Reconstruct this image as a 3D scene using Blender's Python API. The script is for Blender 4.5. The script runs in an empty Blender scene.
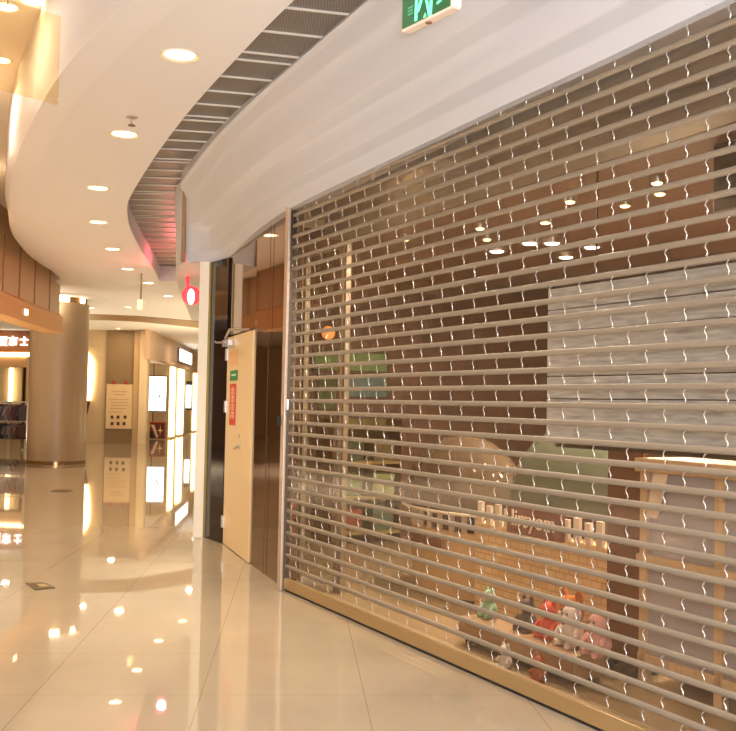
import bpy, math, random
from mathutils import Vector, Matrix
from mathutils.geometry import tessellate_polygon
random.seed(7)
V = Vector
SC = bpy.context.scene
COL = SC.collection

# ------------------------------------------------------------------ camera geometry
FPX, H = 1000.0, 1.42
PIT, ROL = math.atan(38 / 1000), 0.020
FW = V((0, math.cos(PIT), math.sin(PIT)))
_r0, _u0 = V((1, 0, 0)), V((0, -math.sin(PIT), math.cos(PIT)))
RT = _r0 * math.cos(ROL) + _u0 * math.sin(ROL)
UP = _u0 * math.cos(ROL) - _r0 * math.sin(ROL)
CAM = V((0, 0, H))


def ray(x, y):
    return FW + RT * ((x - 368) / FPX) - UP * ((y - 365.5) / FPX)


def G(x, y, z=0.0):
    """point of the line of sight on the horizontal plane z"""
    d = ray(x, y)
    return CAM + d * ((z - H) / d.z)


def D(x, y, Y):
    d = ray(x, y)
    return CAM + d * (Y / d.y)


# frame of the shop front: u runs along the shutter towards the viewer, w into the shop
P0 = V((-0.58723, 7.58980, 0))
SU = V((0.46481, -0.88541, 0))
SW = V((0.88541, 0.46481, 0))
ROT = math.atan2(SU.y, SU.x)


def S(u, w, z):
    return P0 + SU * u + SW * w + V((0, 0, z))


def PW(x, y, w):
    """local (u, w, z) of a sight line on the plane w"""
    d = ray(x, y)
    t = (w - (CAM - P0).dot(SW)) / d.dot(SW)
    q = CAM + d * t - P0
    return V((q.dot(SU), w, q.z))


def PU(x, y, u):
    d = ray(x, y)
    t = (u - (CAM - P0).dot(SU)) / d.dot(SU)
    q = CAM + d * t - P0
    return V((u, q.dot(SW), q.z))


def loc(p):
    q = p - P0
    return V((q.dot(SU), q.dot(SW), q.z))


# ------------------------------------------------------------------ materials
def lin(c):
    c = c / 255
    return c / 12.92 if c <= 0.04045 else ((c + 0.055) / 1.055) ** 2.4


def rgb(r, g, b):
    return (lin(r), lin(g), lin(b), 1)


MATS = {}


def mat(name, col, rough=0.5, metal=0.0, spec=0.5, emit=None, es=0.0, coat=0.0, noise=0.0, nscale=8.0, stretch=None, bump=0.0):
    if name in MATS:
        return MATS[name]
    m = bpy.data.materials.new(name)
    m.use_nodes = True
    nt = m.node_tree
    b = nt.nodes['Principled BSDF']
    b.inputs['Base Color'].default_value = rgb(*col)
    b.inputs['Roughness'].default_value = rough
    b.inputs['Metallic'].default_value = metal
    b.inputs['Specular IOR Level'].default_value = spec
    if coat:
        b.inputs['Coat Weight'].default_value = coat
        b.inputs['Coat Roughness'].default_value = 0.03
    if emit:
        b.inputs['Emission Color'].default_value = rgb(*emit)
        b.inputs['Emission Strength'].default_value = es
    if noise or bump:
        tc = nt.nodes.new('ShaderNodeTexCoord')
        mp = nt.nodes.new('ShaderNodeMapping')
        if stretch:
            mp.inputs['Scale'].default_value = stretch
        n = nt.nodes.new('ShaderNodeTexNoise')
        n.inputs['Scale'].default_value = nscale
        n.inputs['Detail'].default_value = 4
        nt.links.new(tc.outputs['Object'], mp.inputs['Vector'])
        nt.links.new(mp.outputs['Vector'], n.inputs['Vector'])
        if noise:
            r = nt.nodes.new('ShaderNodeValToRGB')
            c = rgb(*col)
            r.color_ramp.elements[0].position = 0.3
            r.color_ramp.elements[1].position = 0.7
            r.color_ramp.elements[0].color = (c[0] * (1 - noise), c[1] * (1 - noise), c[2] * (1 - noise), 1)
            r.color_ramp.elements[1].color = tuple(min(1, x * (1 + noise)) for x in c[:3]) + (1,)
            nt.links.new(n.outputs['Fac'], r.inputs['Fac'])
            nt.links.new(r.outputs['Color'], b.inputs['Base Color'])
        if bump:
            bp = nt.nodes.new('ShaderNodeBump')
            bp.inputs['Strength'].default_value = bump
            bp.inputs['Distance'].default_value = 0.01
            nt.links.new(n.outputs['Fac'], bp.inputs['Height'])
            nt.links.new(bp.outputs['Normal'], b.inputs['Normal'])
    MATS[name] = m
    return m


def clear_mat(name, tint, base_refl=0.035, rough=0.03, haze=0.0, hazecol=(200, 190, 170), bump=0.0):
    m = bpy.data.materials.new(name)
    m.use_nodes = True
    nt = m.node_tree
    for n in list(nt.nodes):
        nt.nodes.remove(n)
    out = nt.nodes.new('ShaderNodeOutputMaterial')
    tr = nt.nodes.new('ShaderNodeBsdfTransparent')
    tr.inputs['Color'].default_value = rgb(*tint)
    gl = nt.nodes.new('ShaderNodeBsdfGlossy')
    gl.inputs['Roughness'].default_value = rough
    lw = nt.nodes.new('ShaderNodeLayerWeight'); lw.inputs['Blend'].default_value = 0.5
    pw_ = nt.nodes.new('ShaderNodeMath'); pw_.operation = 'POWER'; pw_.inputs[1].default_value = 5
    nt.links.new(lw.outputs['Facing'], pw_.inputs[0])
    fr = nt.nodes.new('ShaderNodeMath'); fr.operation = 'MULTIPLY_ADD'; fr.inputs[1].default_value = 0.9; fr.inputs[2].default_value = base_refl
    nt.links.new(pw_.outputs[0], fr.inputs[0])
    mx = nt.nodes.new('ShaderNodeMixShader')
    src = tr
    if haze:
        df = nt.nodes.new('ShaderNodeBsdfDiffuse')
        df.inputs['Color'].default_value = rgb(*hazecol)
        mh = nt.nodes.new('ShaderNodeMixShader')
        mh.inputs['Fac'].default_value = haze
        nt.links.new(tr.outputs[0], mh.inputs[1])
        nt.links.new(df.outputs[0], mh.inputs[2])
        src = mh
    nt.links.new(fr.outputs[0], mx.inputs['Fac'])
    nt.links.new(src.outputs[0], mx.inputs[1])
    nt.links.new(gl.outputs[0], mx.inputs[2])
    nt.links.new(mx.outputs[0], out.inputs[0])
    if bump:
        tc = nt.nodes.new('ShaderNodeTexCoord')
        n = nt.nodes.new('ShaderNodeTexNoise')
        n.inputs['Scale'].default_value = 14
        bp = nt.nodes.new('ShaderNodeBump')
        bp.inputs['Strength'].default_value = bump
        bp.inputs['Distance'].default_value = 0.01
        nt.links.new(tc.outputs['Object'], n.inputs['Vector'])
        nt.links.new(n.outputs['Fac'], bp.inputs['Height'])
        nt.links.new(bp.outputs['Normal'], gl.inputs['Normal'])
    MATS[name] = m
    return m


def floor_mat():
    m = mat('polished_beige_tile', (226, 203, 166), 0.025, spec=0.6)
    nt = m.node_tree
    b = nt.nodes['Principled BSDF']
    tc = nt.nodes.new('ShaderNodeTexCoord')
    mp = nt.nodes.new('ShaderNodeMapping')
    mp.vector_type = 'TEXTURE'
    a = 0.07
    mp.inputs['Rotation'].default_value = (0, 0, a)
    mp.inputs['Location'].default_value = (-1.535, 4.40, 0)
    nt.links.new(tc.outputs['Object'], mp.inputs['Vector'])
    sp = nt.nodes.new('ShaderNodeSeparateXYZ')
    nt.links.new(mp.outputs['Vector'], sp.inputs[0])

    def joint(sock, size, off, width):
        ad = nt.nodes.new('ShaderNodeMath'); ad.operation = 'ADD'; ad.inputs[1].default_value = off + 100 * size
        nt.links.new(sock, ad.inputs[0])
        md = nt.nodes.new('ShaderNodeMath'); md.operation = 'MODULO'; md.inputs[1].default_value = size
        nt.links.new(ad.outputs[0], md.inputs[0])
        lt = nt.nodes.new('ShaderNodeMath'); lt.operation = 'LESS_THAN'; lt.inputs[1].default_value = width
        nt.links.new(md.outputs[0], lt.inputs[0])
        return lt
    jx = joint(sp.outputs['X'], 0.79, 0.0, 0.006)
    jy = joint(sp.outputs['Y'], 0.79, -0.42, 0.005)
    mxj = nt.nodes.new('ShaderNodeMath'); mxj.operation = 'MAXIMUM'
    nt.links.new(jx.outputs[0], mxj.inputs[0]); nt.links.new(jy.outputs[0], mxj.inputs[1])
    nz = nt.nodes.new('ShaderNodeTexNoise'); nz.inputs['Scale'].default_value = 2.5; nz.inputs['Detail'].default_value = 6
    nt.links.new(tc.outputs['Object'], nz.inputs['Vector'])
    rp = nt.nodes.new('ShaderNodeValToRGB')
    rp.color_ramp.elements[0].color = rgb(170, 155, 133)
    rp.color_ramp.elements[1].color = rgb(184, 168, 146)
    nt.links.new(nz.outputs['Fac'], rp.inputs['Fac'])
    mc = nt.nodes.new('ShaderNodeMix'); mc.data_type = 'RGBA'
    mc.inputs[7].default_value = rgb(158, 138, 112)
    nt.links.new(mxj.outputs[0], mc.inputs[0])
    nt.links.new(rp.outputs['Color'], mc.inputs[6])
    nt.links.new(mc.outputs[2], b.inputs['Base Color'])
    return m


def slat_mat():
    m = mat('knurled_tan_aluminium', (172, 154, 134), 0.45, metal=0.2, spec=0.5)
    nt = m.node_tree
    b = nt.nodes['Principled BSDF']
    tc = nt.nodes.new('ShaderNodeTexCoord')
    w1 = nt.nodes.new('ShaderNodeTexWave'); w1.wave_type = 'BANDS'; w1.bands_direction = 'DIAGONAL'
    w1.inputs['Scale'].default_value = 45
    w1.inputs['Distortion'].default_value = 1.5
    nt.links.new(tc.outputs['Object'], w1.inputs['Vector'])
    rp = nt.nodes.new('ShaderNodeValToRGB')
    rp.color_ramp.elements[0].color = rgb(132, 120, 104)
    rp.color_ramp.elements[1].color = rgb(150, 138, 122)
    nt.links.new(w1.outputs['Fac'], rp.inputs['Fac'])
    nt.links.new(rp.outputs['Color'], b.inputs['Base Color'])
    bp = nt.nodes.new('ShaderNodeBump'); bp.inputs['Strength'].default_value = 0.3; bp.inputs['Distance'].default_value = 0.002
    nt.links.new(w1.outputs['Fac'], bp.inputs['Height'])
    nt.links.new(bp.outputs['Normal'], b.inputs['Normal'])
    return m


def grille_mat():
    m = mat('perforated_grey_metal', (120, 112, 104), 0.45, metal=0.3)
    nt = m.node_tree
    b = nt.nodes['Principled BSDF']
    tc = nt.nodes.new('ShaderNodeTexCoord')
    v = nt.nodes.new('ShaderNodeTexVoronoi'); v.voronoi_dimensions = '2D'; v.inputs['Scale'].default_value = 60; v.inputs['Randomness'].default_value = 0.15
    nt.links.new(tc.outputs['Object'], v.inputs['Vector'])
    rp = nt.nodes.new('ShaderNodeValToRGB')
    rp.color_ramp.elements[0].position = 0.30; rp.color_ramp.elements[1].position = 0.42
    rp.color_ramp.elements[0].color = rgb(92, 86, 82)
    rp.color_ramp.elements[1].color = rgb(136, 130, 125)
    nt.links.new(v.outputs['Distance'], rp.inputs['Fac'])
    nt.links.new(rp.outputs['Color'], b.inputs['Base Color'])
    return m


def brick_mat():
    m = mat('cream_painted_brick', (226, 200, 160), 0.6)
    nt = m.node_tree
    b = nt.nodes['Principled BSDF']
    tc = nt.nodes.new('ShaderNodeTexCoord')
    mp = nt.nodes.new('ShaderNodeMapping'); mp.inputs['Rotation'].default_value = (math.pi / 2, 0, 0)
    br = nt.nodes.new('ShaderNodeTexBrick')
    br.inputs['Color1'].default_value = rgb(232, 204, 160); br.inputs['Color2'].default_value = rgb(220, 186, 140)
    br.inputs['Mortar'].default_value = rgb(186, 152, 112)
    br.inputs['Scale'].default_value = 6
    nt.links.new(tc.outputs['Object'], mp.inputs['Vector'])
    nt.links.new(mp.outputs['Vector'], br.inputs['Vector'])
    nt.links.new(br.outputs['Color'], b.inputs['Base Color'])
    return m


M_FLOOR = floor_mat()
M_SLAT = slat_mat()
M_GRILLE = grille_mat()
M_BRICK = brick_mat()
M_CEIL = mat('ceiling_plaster', (236, 234, 236), 0.7)
M_FASCIA = mat('fascia_paint', (190, 191, 199), 0.5)
M_CREAM = mat('cream_wall', (216, 192, 152), 0.55)
M_PILASTER = mat('pilaster_paint', (246, 240, 224), 0.4)
M_TAN = mat('tan_bulkhead', (214, 164, 104), 0.5)
M_SEAM = mat('grey_seamed_panel', (196, 166, 128), 0.45)
M_TAUPE = mat('taupe_column', (160, 137, 108), 0.38, spec=0.6)
M_BRONZE = mat('bronze_mirror', (142, 108, 76), 0.04, metal=0.85, spec=0.6)
M_BLACK = mat('black_gloss', (20, 18, 24), 0.06, spec=0.6)
M_DOOR = mat('cream_door_paint', (232, 204, 156), 0.35)
M_STEEL = mat('brushed_steel', (205, 200, 196), 0.28, metal=0.9)
M_ALU = mat('anodised_rail', (198, 178, 160), 0.4, metal=0.5)
M_CHROME = mat('bright_link_steel', (228, 224, 218), 0.24, metal=0.75)
M_BAR = mat('bronze_bottom_bar', (178, 150, 106), 0.3, metal=0.5)
M_RUBBER = mat('dark_rubber', (38, 34, 30), 0.7)
M_WHITE = mat('white_plastic', (236, 232, 226), 0.4)
M_PANE = clear_mat('clear_polycarbonate', (244, 238, 230), rough=0.04, haze=0.03, hazecol=(190, 165, 140))
M_GLASS = clear_mat('shop_glass', (246, 248, 244), rough=0.01)
M_SMOKE = clear_mat('hanging_glass', (252, 244, 226), rough=0.02, haze=0.05, hazecol=(230, 205, 165))
M_DIFF = mat('warm_lamp_diffuser', (255, 240, 210), 0.4, emit=(255, 226, 170), es=14)
M_STRIP = mat('lit_strip', (255, 240, 210), 0.4, emit=(255, 226, 168), es=5)
M_SIGNW = mat('white_lit_letters', (255, 255, 255), 0.4, emit=(255, 250, 240), es=2.6)
M_BOX = mat('lit_poster', (250, 250, 250), 0.3, emit=(250, 250, 245), es=2.6)
M_WOODC = mat('red_brown_wood_ceiling', (118, 92, 80), 0.5, noise=0.18, nscale=4, stretch=(0.35, 9, 9))
M_WOODW = mat('brown_wood_wall', (100, 74, 58), 0.5, noise=0.25, nscale=3, stretch=(0.5, 1, 6))
M_OAK = mat('light_wood', (218, 188, 150), 0.45, noise=0.1, nscale=6, stretch=(6, 6, 0.7))
M_SHOPFLOOR = mat('shop_floor', (158, 136, 104), 0.25)


# ------------------------------------------------------------------ mesh builder
class MB:
    def __init__(s):
        s.v, s.f = [], []

    def add(s, vs, fs):
        n = len(s.v)
        s.v += [V(p) for p in vs]
        s.f += [tuple(i + n for i in f) for f in fs]
        return s

    def hexa(s, o, a, b, c):
        """box from corner o with edge vectors a, b, c"""
        o, a, b, c = V(o), V(a), V(b), V(c)
        p = [o, o + a, o + a + b, o + b, o + c, o + a + c, o + a + b + c, o + b + c]
        fs = [(0, 3, 2, 1), (4, 5, 6, 7), (0, 1, 5, 4), (1, 2, 6, 5), (2, 3, 7, 6), (3, 0, 4, 7)]
        if a.cross(b).dot(c) < 0:
            fs = [f[::-1] for f in fs]
        return s.add(p, fs)

    def box(s, x0, x1, y0, y1, z0, z1):
        return s.hexa((x0, y0, z0), (x1 - x0, 0, 0), (0, y1 - y0, 0), (0, 0, z1 - z0))

    def loft(s, rings, closed=True, caps=True):
        n = len(rings[0])
        base = len(s.v)
        for r in rings:
            s.v += [V(p) for p in r]
        for i in range(len(rings) - 1):
            for j in range(n if closed else n - 1):
                k = (j + 1) % n
                s.f.append((base + i * n + j, base + i * n + k, base + (i + 1) * n + k, base + (i + 1) * n + j))
        if closed and caps:
            s.f.append(tuple(base + j for j in range(n))[::-1])
            s.f.append(tuple(base + (len(rings) - 1) * n + j for j in range(n)))
        return s

    def tube(s, path, r, n=8, caps=True):
        path = [V(p) for p in path]
        rings = []
        ref = None
        for i, p in enumerate(path):
            t = (path[min(i + 1, len(path) - 1)] - path[max(i - 1, 0)]).normalized()
            if ref is None:
                ref = V((0, 0, 1)) if abs(t.z) < 0.9 else V((1, 0, 0))
            a = (ref - t * ref.dot(t)).normalized()
            ref = a
            b = t.cross(a)
            rr = r[i] if isinstance(r, (list, tuple)) else r
            rings.append([p + (a * math.cos(2 * math.pi * k / n) + b * math.sin(2 * math.pi * k / n)) * rr for k in range(n)])
        return s.loft(rings, True, caps)

    def lathe(s, c, prof, n=24, axis=None, ref=None):
        """profile of (radius, height) about axis through c"""
        c = V(c)
        ax = V(axis or (0, 0, 1)).normalized()
        rf = V(ref) if ref else (V((1, 0, 0)) if abs(ax.x) < 0.9 else V((0, 1, 0)))
        a = (rf - ax * rf.dot(ax)).normalized()
        b = ax.cross(a)
        rings = [[c + ax * h + (a * math.cos(2 * math.pi * k / n) + b * math.sin(2 * math.pi * k / n)) * max(r, 1e-4) for k in range(n)] for r, h in prof]
        return s.loft(rings, True, True)

    def ball(s, c, r, n=16, m=10):
        r = V(r) if not isinstance(r, (int, float)) else V((r, r, r))
        c = V(c)
        rings = []
        for i in range(m + 1):
            t = -math.pi / 2 + math.pi * i / m
            q = max(math.cos(t), 1e-3)
            rings.append([c + V((r.x * q * math.cos(2 * math.pi * k / n), r.y * q * math.sin(2 * math.pi * k / n), r.z * math.sin(t))) for k in range(n)])
        return s.loft(rings)

    def prism(s, poly, vec):
        """flat polygon (list of 3D points) extruded by vec"""
        poly = [V(p) for p in poly]
        vec = V(vec)
        n = len(poly)
        base = len(s.v)
        s.v += poly + [p + vec for p in poly]
        tris = tessellate_polygon([poly])
        for t in tris:
            s.f.append(tuple(base + i for i in t))
            s.f.append(tuple(base + n + i for i in t[::-1]))
        for i in range(n):
            j = (i + 1) % n
            s.f.append((base + i, base + j, base + n + j, base + n + i))
        return s

    def build(s, name, m, parent=None, world=False, smooth=None, bevel=0.0):
        vs = s.v
        if world and parent is not None:
            inv = parent_matrix(parent).inverted()
            vs = [inv @ p for p in vs]
        me = bpy.data.meshes.new(name)
        me.from_pydata([tuple(p) for p in vs], [], s.f)
        me.validate()
        import bmesh
        bm = bmesh.new(); bm.from_mesh(me)
        bmesh.ops.recalc_face_normals(bm, faces=bm.faces)
        bm.to_mesh(me); bm.free()
        me.materials.append(m)
        if smooth is not None:
            me.shade_smooth()
            me.set_sharp_from_angle(angle=math.radians(smooth))
        o = bpy.data.objects.new(name, me)
        COL.objects.link(o)
        if parent is not None:
            o.parent = parent
        if bevel:
            md = o.modifiers.new('bevel', 'BEVEL')
            md.width = bevel; md.segments = 2; md.limit_method = 'ANGLE'
        return o


def parent_matrix(o):
    m = Matrix.Translation(o.location) @ Matrix.Rotation(o.rotation_euler.z, 4, 'Z')
    return parent_matrix(o.parent) @ m if o.parent else m


def tag(o, label, cat, group=None):
    o['label'] = label; o['category'] = cat
    if group:
        o['group'] = group
    return o


def thing(name, label, cat, at, rotz=0.0, group=None):
    o = bpy.data.objects.new(name, None)
    COL.objects.link(o)
    o.empty_display_size = 0.1
    o.location = at; o.rotation_euler = (0, 0, rotz)
    return tag(o, label, cat, group)


def struct(o):
    o['kind'] = 'structure'
    return o


def smooth_curve(pts, sub=6):
    pts = [V(p) for p in pts]
    out = []
    for i in range(len(pts) - 1):
        p0, p1, p2, p3 = pts[max(i - 1, 0)], pts[i], pts[i + 1], pts[min(i + 2, len(pts) - 1)]
        for k in range(sub):
            t = k / sub
            out.append(0.5 * ((2 * p1) + (p2 - p0) * t + (2 * p0 - 5 * p1 + 4 * p2 - p3) * t * t + (3 * p1 - p0 - 3 * p2 + p3) * t ** 3))
    out.append(pts[-1])
    return out


# ------------------------------------------------------------------ SETTING: floor, ceiling
ZC = 3.6
struct(MB().box(-20, 8, -8, 60, -0.2, 0).build('floor', M_FLOOR))

E_pts = [(0.6, -8), (0.6, 0.5), (0.2, 3.0), (-0.45, 4.5), (-0.88, 5.15), (-1.30, 5.78), (-1.82, 6.62), (-2.29, 7.52), (-3.10, 9.27), (-3.80, 11.05),
         (-4.22, 12.3), (-4.80, 14.1), (-5.20, 16.0), (-5.42, 17.8), (-5.75, 19.0), (-6.8, 19.75), (-9.0, 20.2), (-18, 20.6)]
L_pts = [(3.6, -2.6), (2.45, -0.4), (1.55, 1.4), (0.9, 2.75), (0.2, 4.15), (-0.44, 5.35), (-0.95, 6.46), (-1.41, 7.53), (-1.93, 8.86), (-2.57, 10.63), (-2.82, 11.49),
         (-3.10, 12.86), (-3.41, 15.0), (-3.64, 16.8), (-3.87, 18.37)]
E_c = smooth_curve([(x, y, ZC) for x, y in E_pts], 5)
L_c = smooth_curve([(x, y, ZC) for x, y in L_pts], 5)
poly = E_c + [V((-18, 50, ZC)), V((3, 50, ZC)), V((3, 18.3, ZC)), V((-3.31, 18.28, ZC))] + L_c[::-1] + [V((3.6, -8, ZC))]
cb = MB()
n0 = len(poly)
cb.v += [V(p) for p in poly]
cb.f += [tuple(t) for t in tessellate_polygon([poly])]
# rolled edge towards the raised ceiling over the void
nrm = []
for i, p in enumerate(E_c):
    t = (E_c[min(i + 1, len(E_c) - 1)] - E_c[max(i - 1, 0)]).normalized()
    nrm.append(V((-t.y, t.x, 0)))
prof = [(0, 0), (0.06, 0.004), (0.12, 0.014), (0.18, 0.028), (0.21, 0.036), (0.22, 0.06), (0.26, 0.10), (0.26, 0.70)]
cb.loft([[p + n_ * a + V((0, 0, b)) for a, b in prof] for p, n_ in zip(E_c, nrm)], closed=False)


def zg_at(y):
    return ZC + 0.03 + 0.22 * min(1, max(0, (y - 6.5) / 7.0))


cb.loft([[p, p + V((0, 0, zg_at(p.y) - ZC + 0.03))] for p in L_c], closed=False)      # inner face of the grille slot
cb.add([(-3.87, 18.37, ZC), (-3.2, 18.28, ZC), (-3.2, 18.28, ZC + 0.28), (-3.87, 18.37, ZC + 0.28)], [(0, 1, 2, 3)])
struct(cb.build('ceiling', M_CEIL, smooth=50))
struct(MB().box(-20, 9, -8, 55, 4.3, 4.4).build('ceiling_raised', mat('raised_ceiling', (246, 238, 222), 0.6)))

# ------------------------------------------------------------------ fascia above the shop front
T_world = [S(7, -0.74, ZC), S(4.5, -0.66, ZC), S(3.0, -0.60, ZC), V((-0.20, 5.68, ZC)), V((-0.48, 6.30, ZC)), V((-0.79, 6.97, ZC)), V((-1.17, 7.87, ZC)), V((-1.55, 8.90, ZC)), V((-1.80, 9.65, ZC))]


def T_at(u):
    q = [loc(p) for p in T_world]
    for a, b in zip(q, q[1:]):
        if b.x <= u <= a.x:
            t = (a.x - u) / (a.x - b.x)
            return S(u, a.y + (b.y - a.y) * t, ZC)
    return S(u, q[-1].y, ZC)


def B_at(x, y):
    q = PW(x, y, -0.05)
    return S(q.x, q.y, q.z)


Bst = [S(7, -0.05, 3.07), B_at(720, 3), B_at(600, 61), B_at(500, 107), B_at(410, 150), B_at(296, 205)]
Tst = [T_at(loc(b).x) for b in Bst]
for b, t in (((-0.94, 8.45, 2.89), None), ((-1.23, 9.4, 2.88), None), ((-1.48, 10.2, 2.87), (-1.93, 10.02, ZC)), ((-1.74, 10.42, 2.87), (-1.95, 10.24, ZC)), ((-1.94, 10.47, 2.87), (-1.96, 10.45, ZC))):
    Bst.append(V(b)); Tst.append(T_at(loc(V(b)).x) if t is None else V(t))
Bc, Tc = smooth_curve(Bst, 6), smooth_curve(Tst, 6)
FP = [(0, 0), (0.02, 0.03), (0.05, 0.13), (0.08, 0.15), (0.22, 0.185), (0.25, 0.21), (0.28, 0.33), (0.31, 0.45), (0.34, 0.47), (0.50, 0.51), (0.53, 0.54), (0.58, 0.73), (0.67, 0.90), (0.72, 0.925), (0.92, 0.955), (0.97, 0.97), (1, 1)]
rings = []
for b, t in zip(Bc, Tc):
    r = []
    for a, h in FP:
        p = b + (t - b) * a
        r.append(V((p.x, p.y, b.z + (t.z - b.z) * h)))
    inn = b + SW * 0.14
    rings.append([inn] + r + [t + SW * 0.03 + V((0, 0, zg_at(t.y) - ZC + 0.03))])
fb = MB().loft(rings, closed=False)
struct(fb.build('trim_1', M_FASCIA, smooth=40))
# wall continuing away behind the joint
W2 = smooth_curve([(-1.96, 10.5, 0), (-2.18, 11.2, 0), (-2.39, 12.4, 0), (-2.72, 14.6, 0), (-2.97, 16.4, 0), (-3.25, 18.3, 0)], 5)
T2 = smooth_curve([(-1.99, 10.49, 0), (-2.20, 11.14, 0), (-2.42, 12.35, 0), (-2.76, 14.59, 0), (-3.0, 16.35, 0), (-3.3, 18.3, 0)], 5)
wb = MB().loft([[V((a.x + 0.3, a.y, 2.87)), V((a.x, a.y, 2.87)), V((a.x - .01, a.y, 3.45)), V((b.x, b.y, 3.55)), V((b.x, b.y, zg_at(b.y) + 0.02))] for a, b in zip(W2, T2)], closed=False)
struct(wb.build('trim_2', M_FASCIA, smooth=40))
struct(MB().box(-1.985, -1.945, 10.44, 10.475, 2.865, 3.61).build('trim_3', mat('shadow_gap_strip', (150, 118, 86), 0.6)))

# grille in the ceiling slot
gr = thing('ceiling_air_grille', 'long curved grey perforated air grille recessed between ceiling and shop fascia', 'air grille', V((-1.5, 8.5, ZC + 0.25)))
TR = smooth_curve([S(7, -0.5, 0), S(3.0, -0.4, 0), (0.0, 5.78, 0), (-0.62, 7.0, 0), (-1.40, 8.95, 0), (-1.80, 10.1, 0), (-2.05, 11.2, 0), (-2.28, 12.4, 0), (-2.6, 14.6, 0), (-2.85, 16.4, 0), (-3.2, 18.28, 0)], 30)
LL = smooth_curve([(x - 0.05, y, 0) for x, y in L_pts], 30)


def x_at(curve, y):
    best = None
    for a, b in zip(curve, curve[1:]):
        if min(a.y, b.y) <= y <= max(a.y, b.y) and abs(b.y - a.y) > 1e-6:
            best = a.x + (b.x - a.x) * (y - a.y) / (b.y - a.y)
    return best


y = 3.2
k = 0
while y < 18.0:
    step = 0.36 if y < 9 else 0.42
    if k % 5 == 4:
        step = 0.14
    y2 = y + step
    tilt = -0.15 * min(1, max(-0.1, (11.5 - y) / 5.5))   # panels lie square to the fascia
    pl = [V((x_at(LL, y), y, zg_at(y))), V((x_at(TR, y - tilt) or 0, y - tilt, zg_at(y))), V((x_at(TR, y2 - tilt) or 0, y2 - tilt, zg_at(y2))), V((x_at(LL, y2), y2, zg_at(y2)))]
    g = 0.008
    d1 = (pl[3] - pl[0]).normalized() * g
    d2 = (pl[2] - pl[1]).normalized() * g
    MB().prism([pl[0] + d1, pl[1] + d2, pl[2] - d2, pl[3] - d1], (0, 0, 0.02)).build('panel', M_GRILLE, gr, world=True)
    o = MB().prism([pl[3] - d1 * 0.75, pl[2] - d2 * 0.75, pl[2] + d2 * 0.75, pl[3] + d1 * 0.75], (0, 0, -0.012)).build('divider', mat('pale_divider', (214, 204, 190), 0.4, metal=0.2), gr, world=True)
    y = y2
    k += 1

# ------------------------------------------------------------------ wall right of the void: bronze cladding, door, black panel, pilaster
Z_TOP = 2.95


def wall_seg(mb, a, b, z0, z1, th=0.08):
    a, b = V((a[0], a[1], 0)), V((b[0], b[1], 0))
    t = (b - a).normalized()
    n_ = V((t.y, -t.x, 0))
    if n_.x < 0:
        n_ = -n_
    mb.hexa(a + V((0, 0, z0)), b - a, n_ * th, (0, 0, z1 - z0))
    return t, n_


Pg = S(-0.06, 0, 0)          # guide rail side
Pa = G(280, 588.6)
Pb = G(249.5, 563.5)
Pc = G(223.5, 543.3)
Pd = G(206, 537.5)
Pe = G(193, 537)
mb = MB(); wall_seg(mb, S(-0.05, 0.02, 0), Pb, 0.0, Z_TOP)
struct(mb.build('wall_right', M_BRONZE))
mb = MB(); wall_seg(mb, Pb, Pc, 2.07, Z_TOP)
struct(mb.build('wall_right_above_door', M_BRONZE))
# fine seam of the cladding
t_ = (Pb - Pg).normalized()
q = Pg + t_ * 0.66
struct(MB().hexa(q + V((-0.003, 0, 0.0)), t_ * 0.006, V((-0.003, 0, 0)), (0, 0, Z_TOP)).build('trim_4', mat('seam_line', (70, 44, 26), 0.6)))
# black glass upright
mb = MB()
bt = (Pd - Pc)
bn = V((-bt.y, bt.x, 0)).normalized()
if bn.y > 0:
    bn = -bn
mb.hexa(Pc + bn * 0.02, bt, -bn * 0.12, (0, 0, 2.86))
struct(mb.build('trim_5', M_BLACK))
struct(MB().hexa(Pd + bn * 0.03 - bt.normalized() * 0.02, bt.normalized() * 0.05, -bn * 0.14, (0, 0, 2.86)).build('trim_6', mat('olive_edge', (150, 128, 62), 0.35, metal=0.4)))
mb = MB()
mb.hexa(Pe + V((0, 0, 0)), Pd - Pe, (0.05, 0.6, 0), (0, 0, 2.88))
struct(mb.build('wall_pilaster', M_PILASTER))
# wall behind the pilaster so that nothing shows through
struct(MB().add([(-1.74, 10.8, 0), (-2.9, 18.3, 0), (-2.9, 18.3, 2.9), (-1.74, 10.8, 2.9)], [(0, 1, 2, 3)]).build('wall_behind_pilaster', M_CREAM))

# door leaf
dt = (Pc - Pb).normalized()
dn = V((-dt.y, dt.x, 0))
if dn.x > 0:
    dn = -dn
W_D = (Pc - Pb).length
ang = math.atan2(dt.y, dt.x)
door = bpy.data.objects.new('door_1', None); COL.objects.link(door)
door.location = Pb; door.rotation_euler = (0, 0, ang)
struct(door)
# local x along the leaf (towards hinges), local y: outward is +y (left of travel)
sg = 1 if (Matrix.Rotation(ang, 3, 'Z') @ V((0, 1, 0))).dot(dn) > 0 else -1


def dbox(x0, x1, d0, d1, z0, z1):
    return MB().box(x0, x1, min(sg * d0, sg * d1), max(sg * d0, sg * d1), z0, z1)


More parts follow.
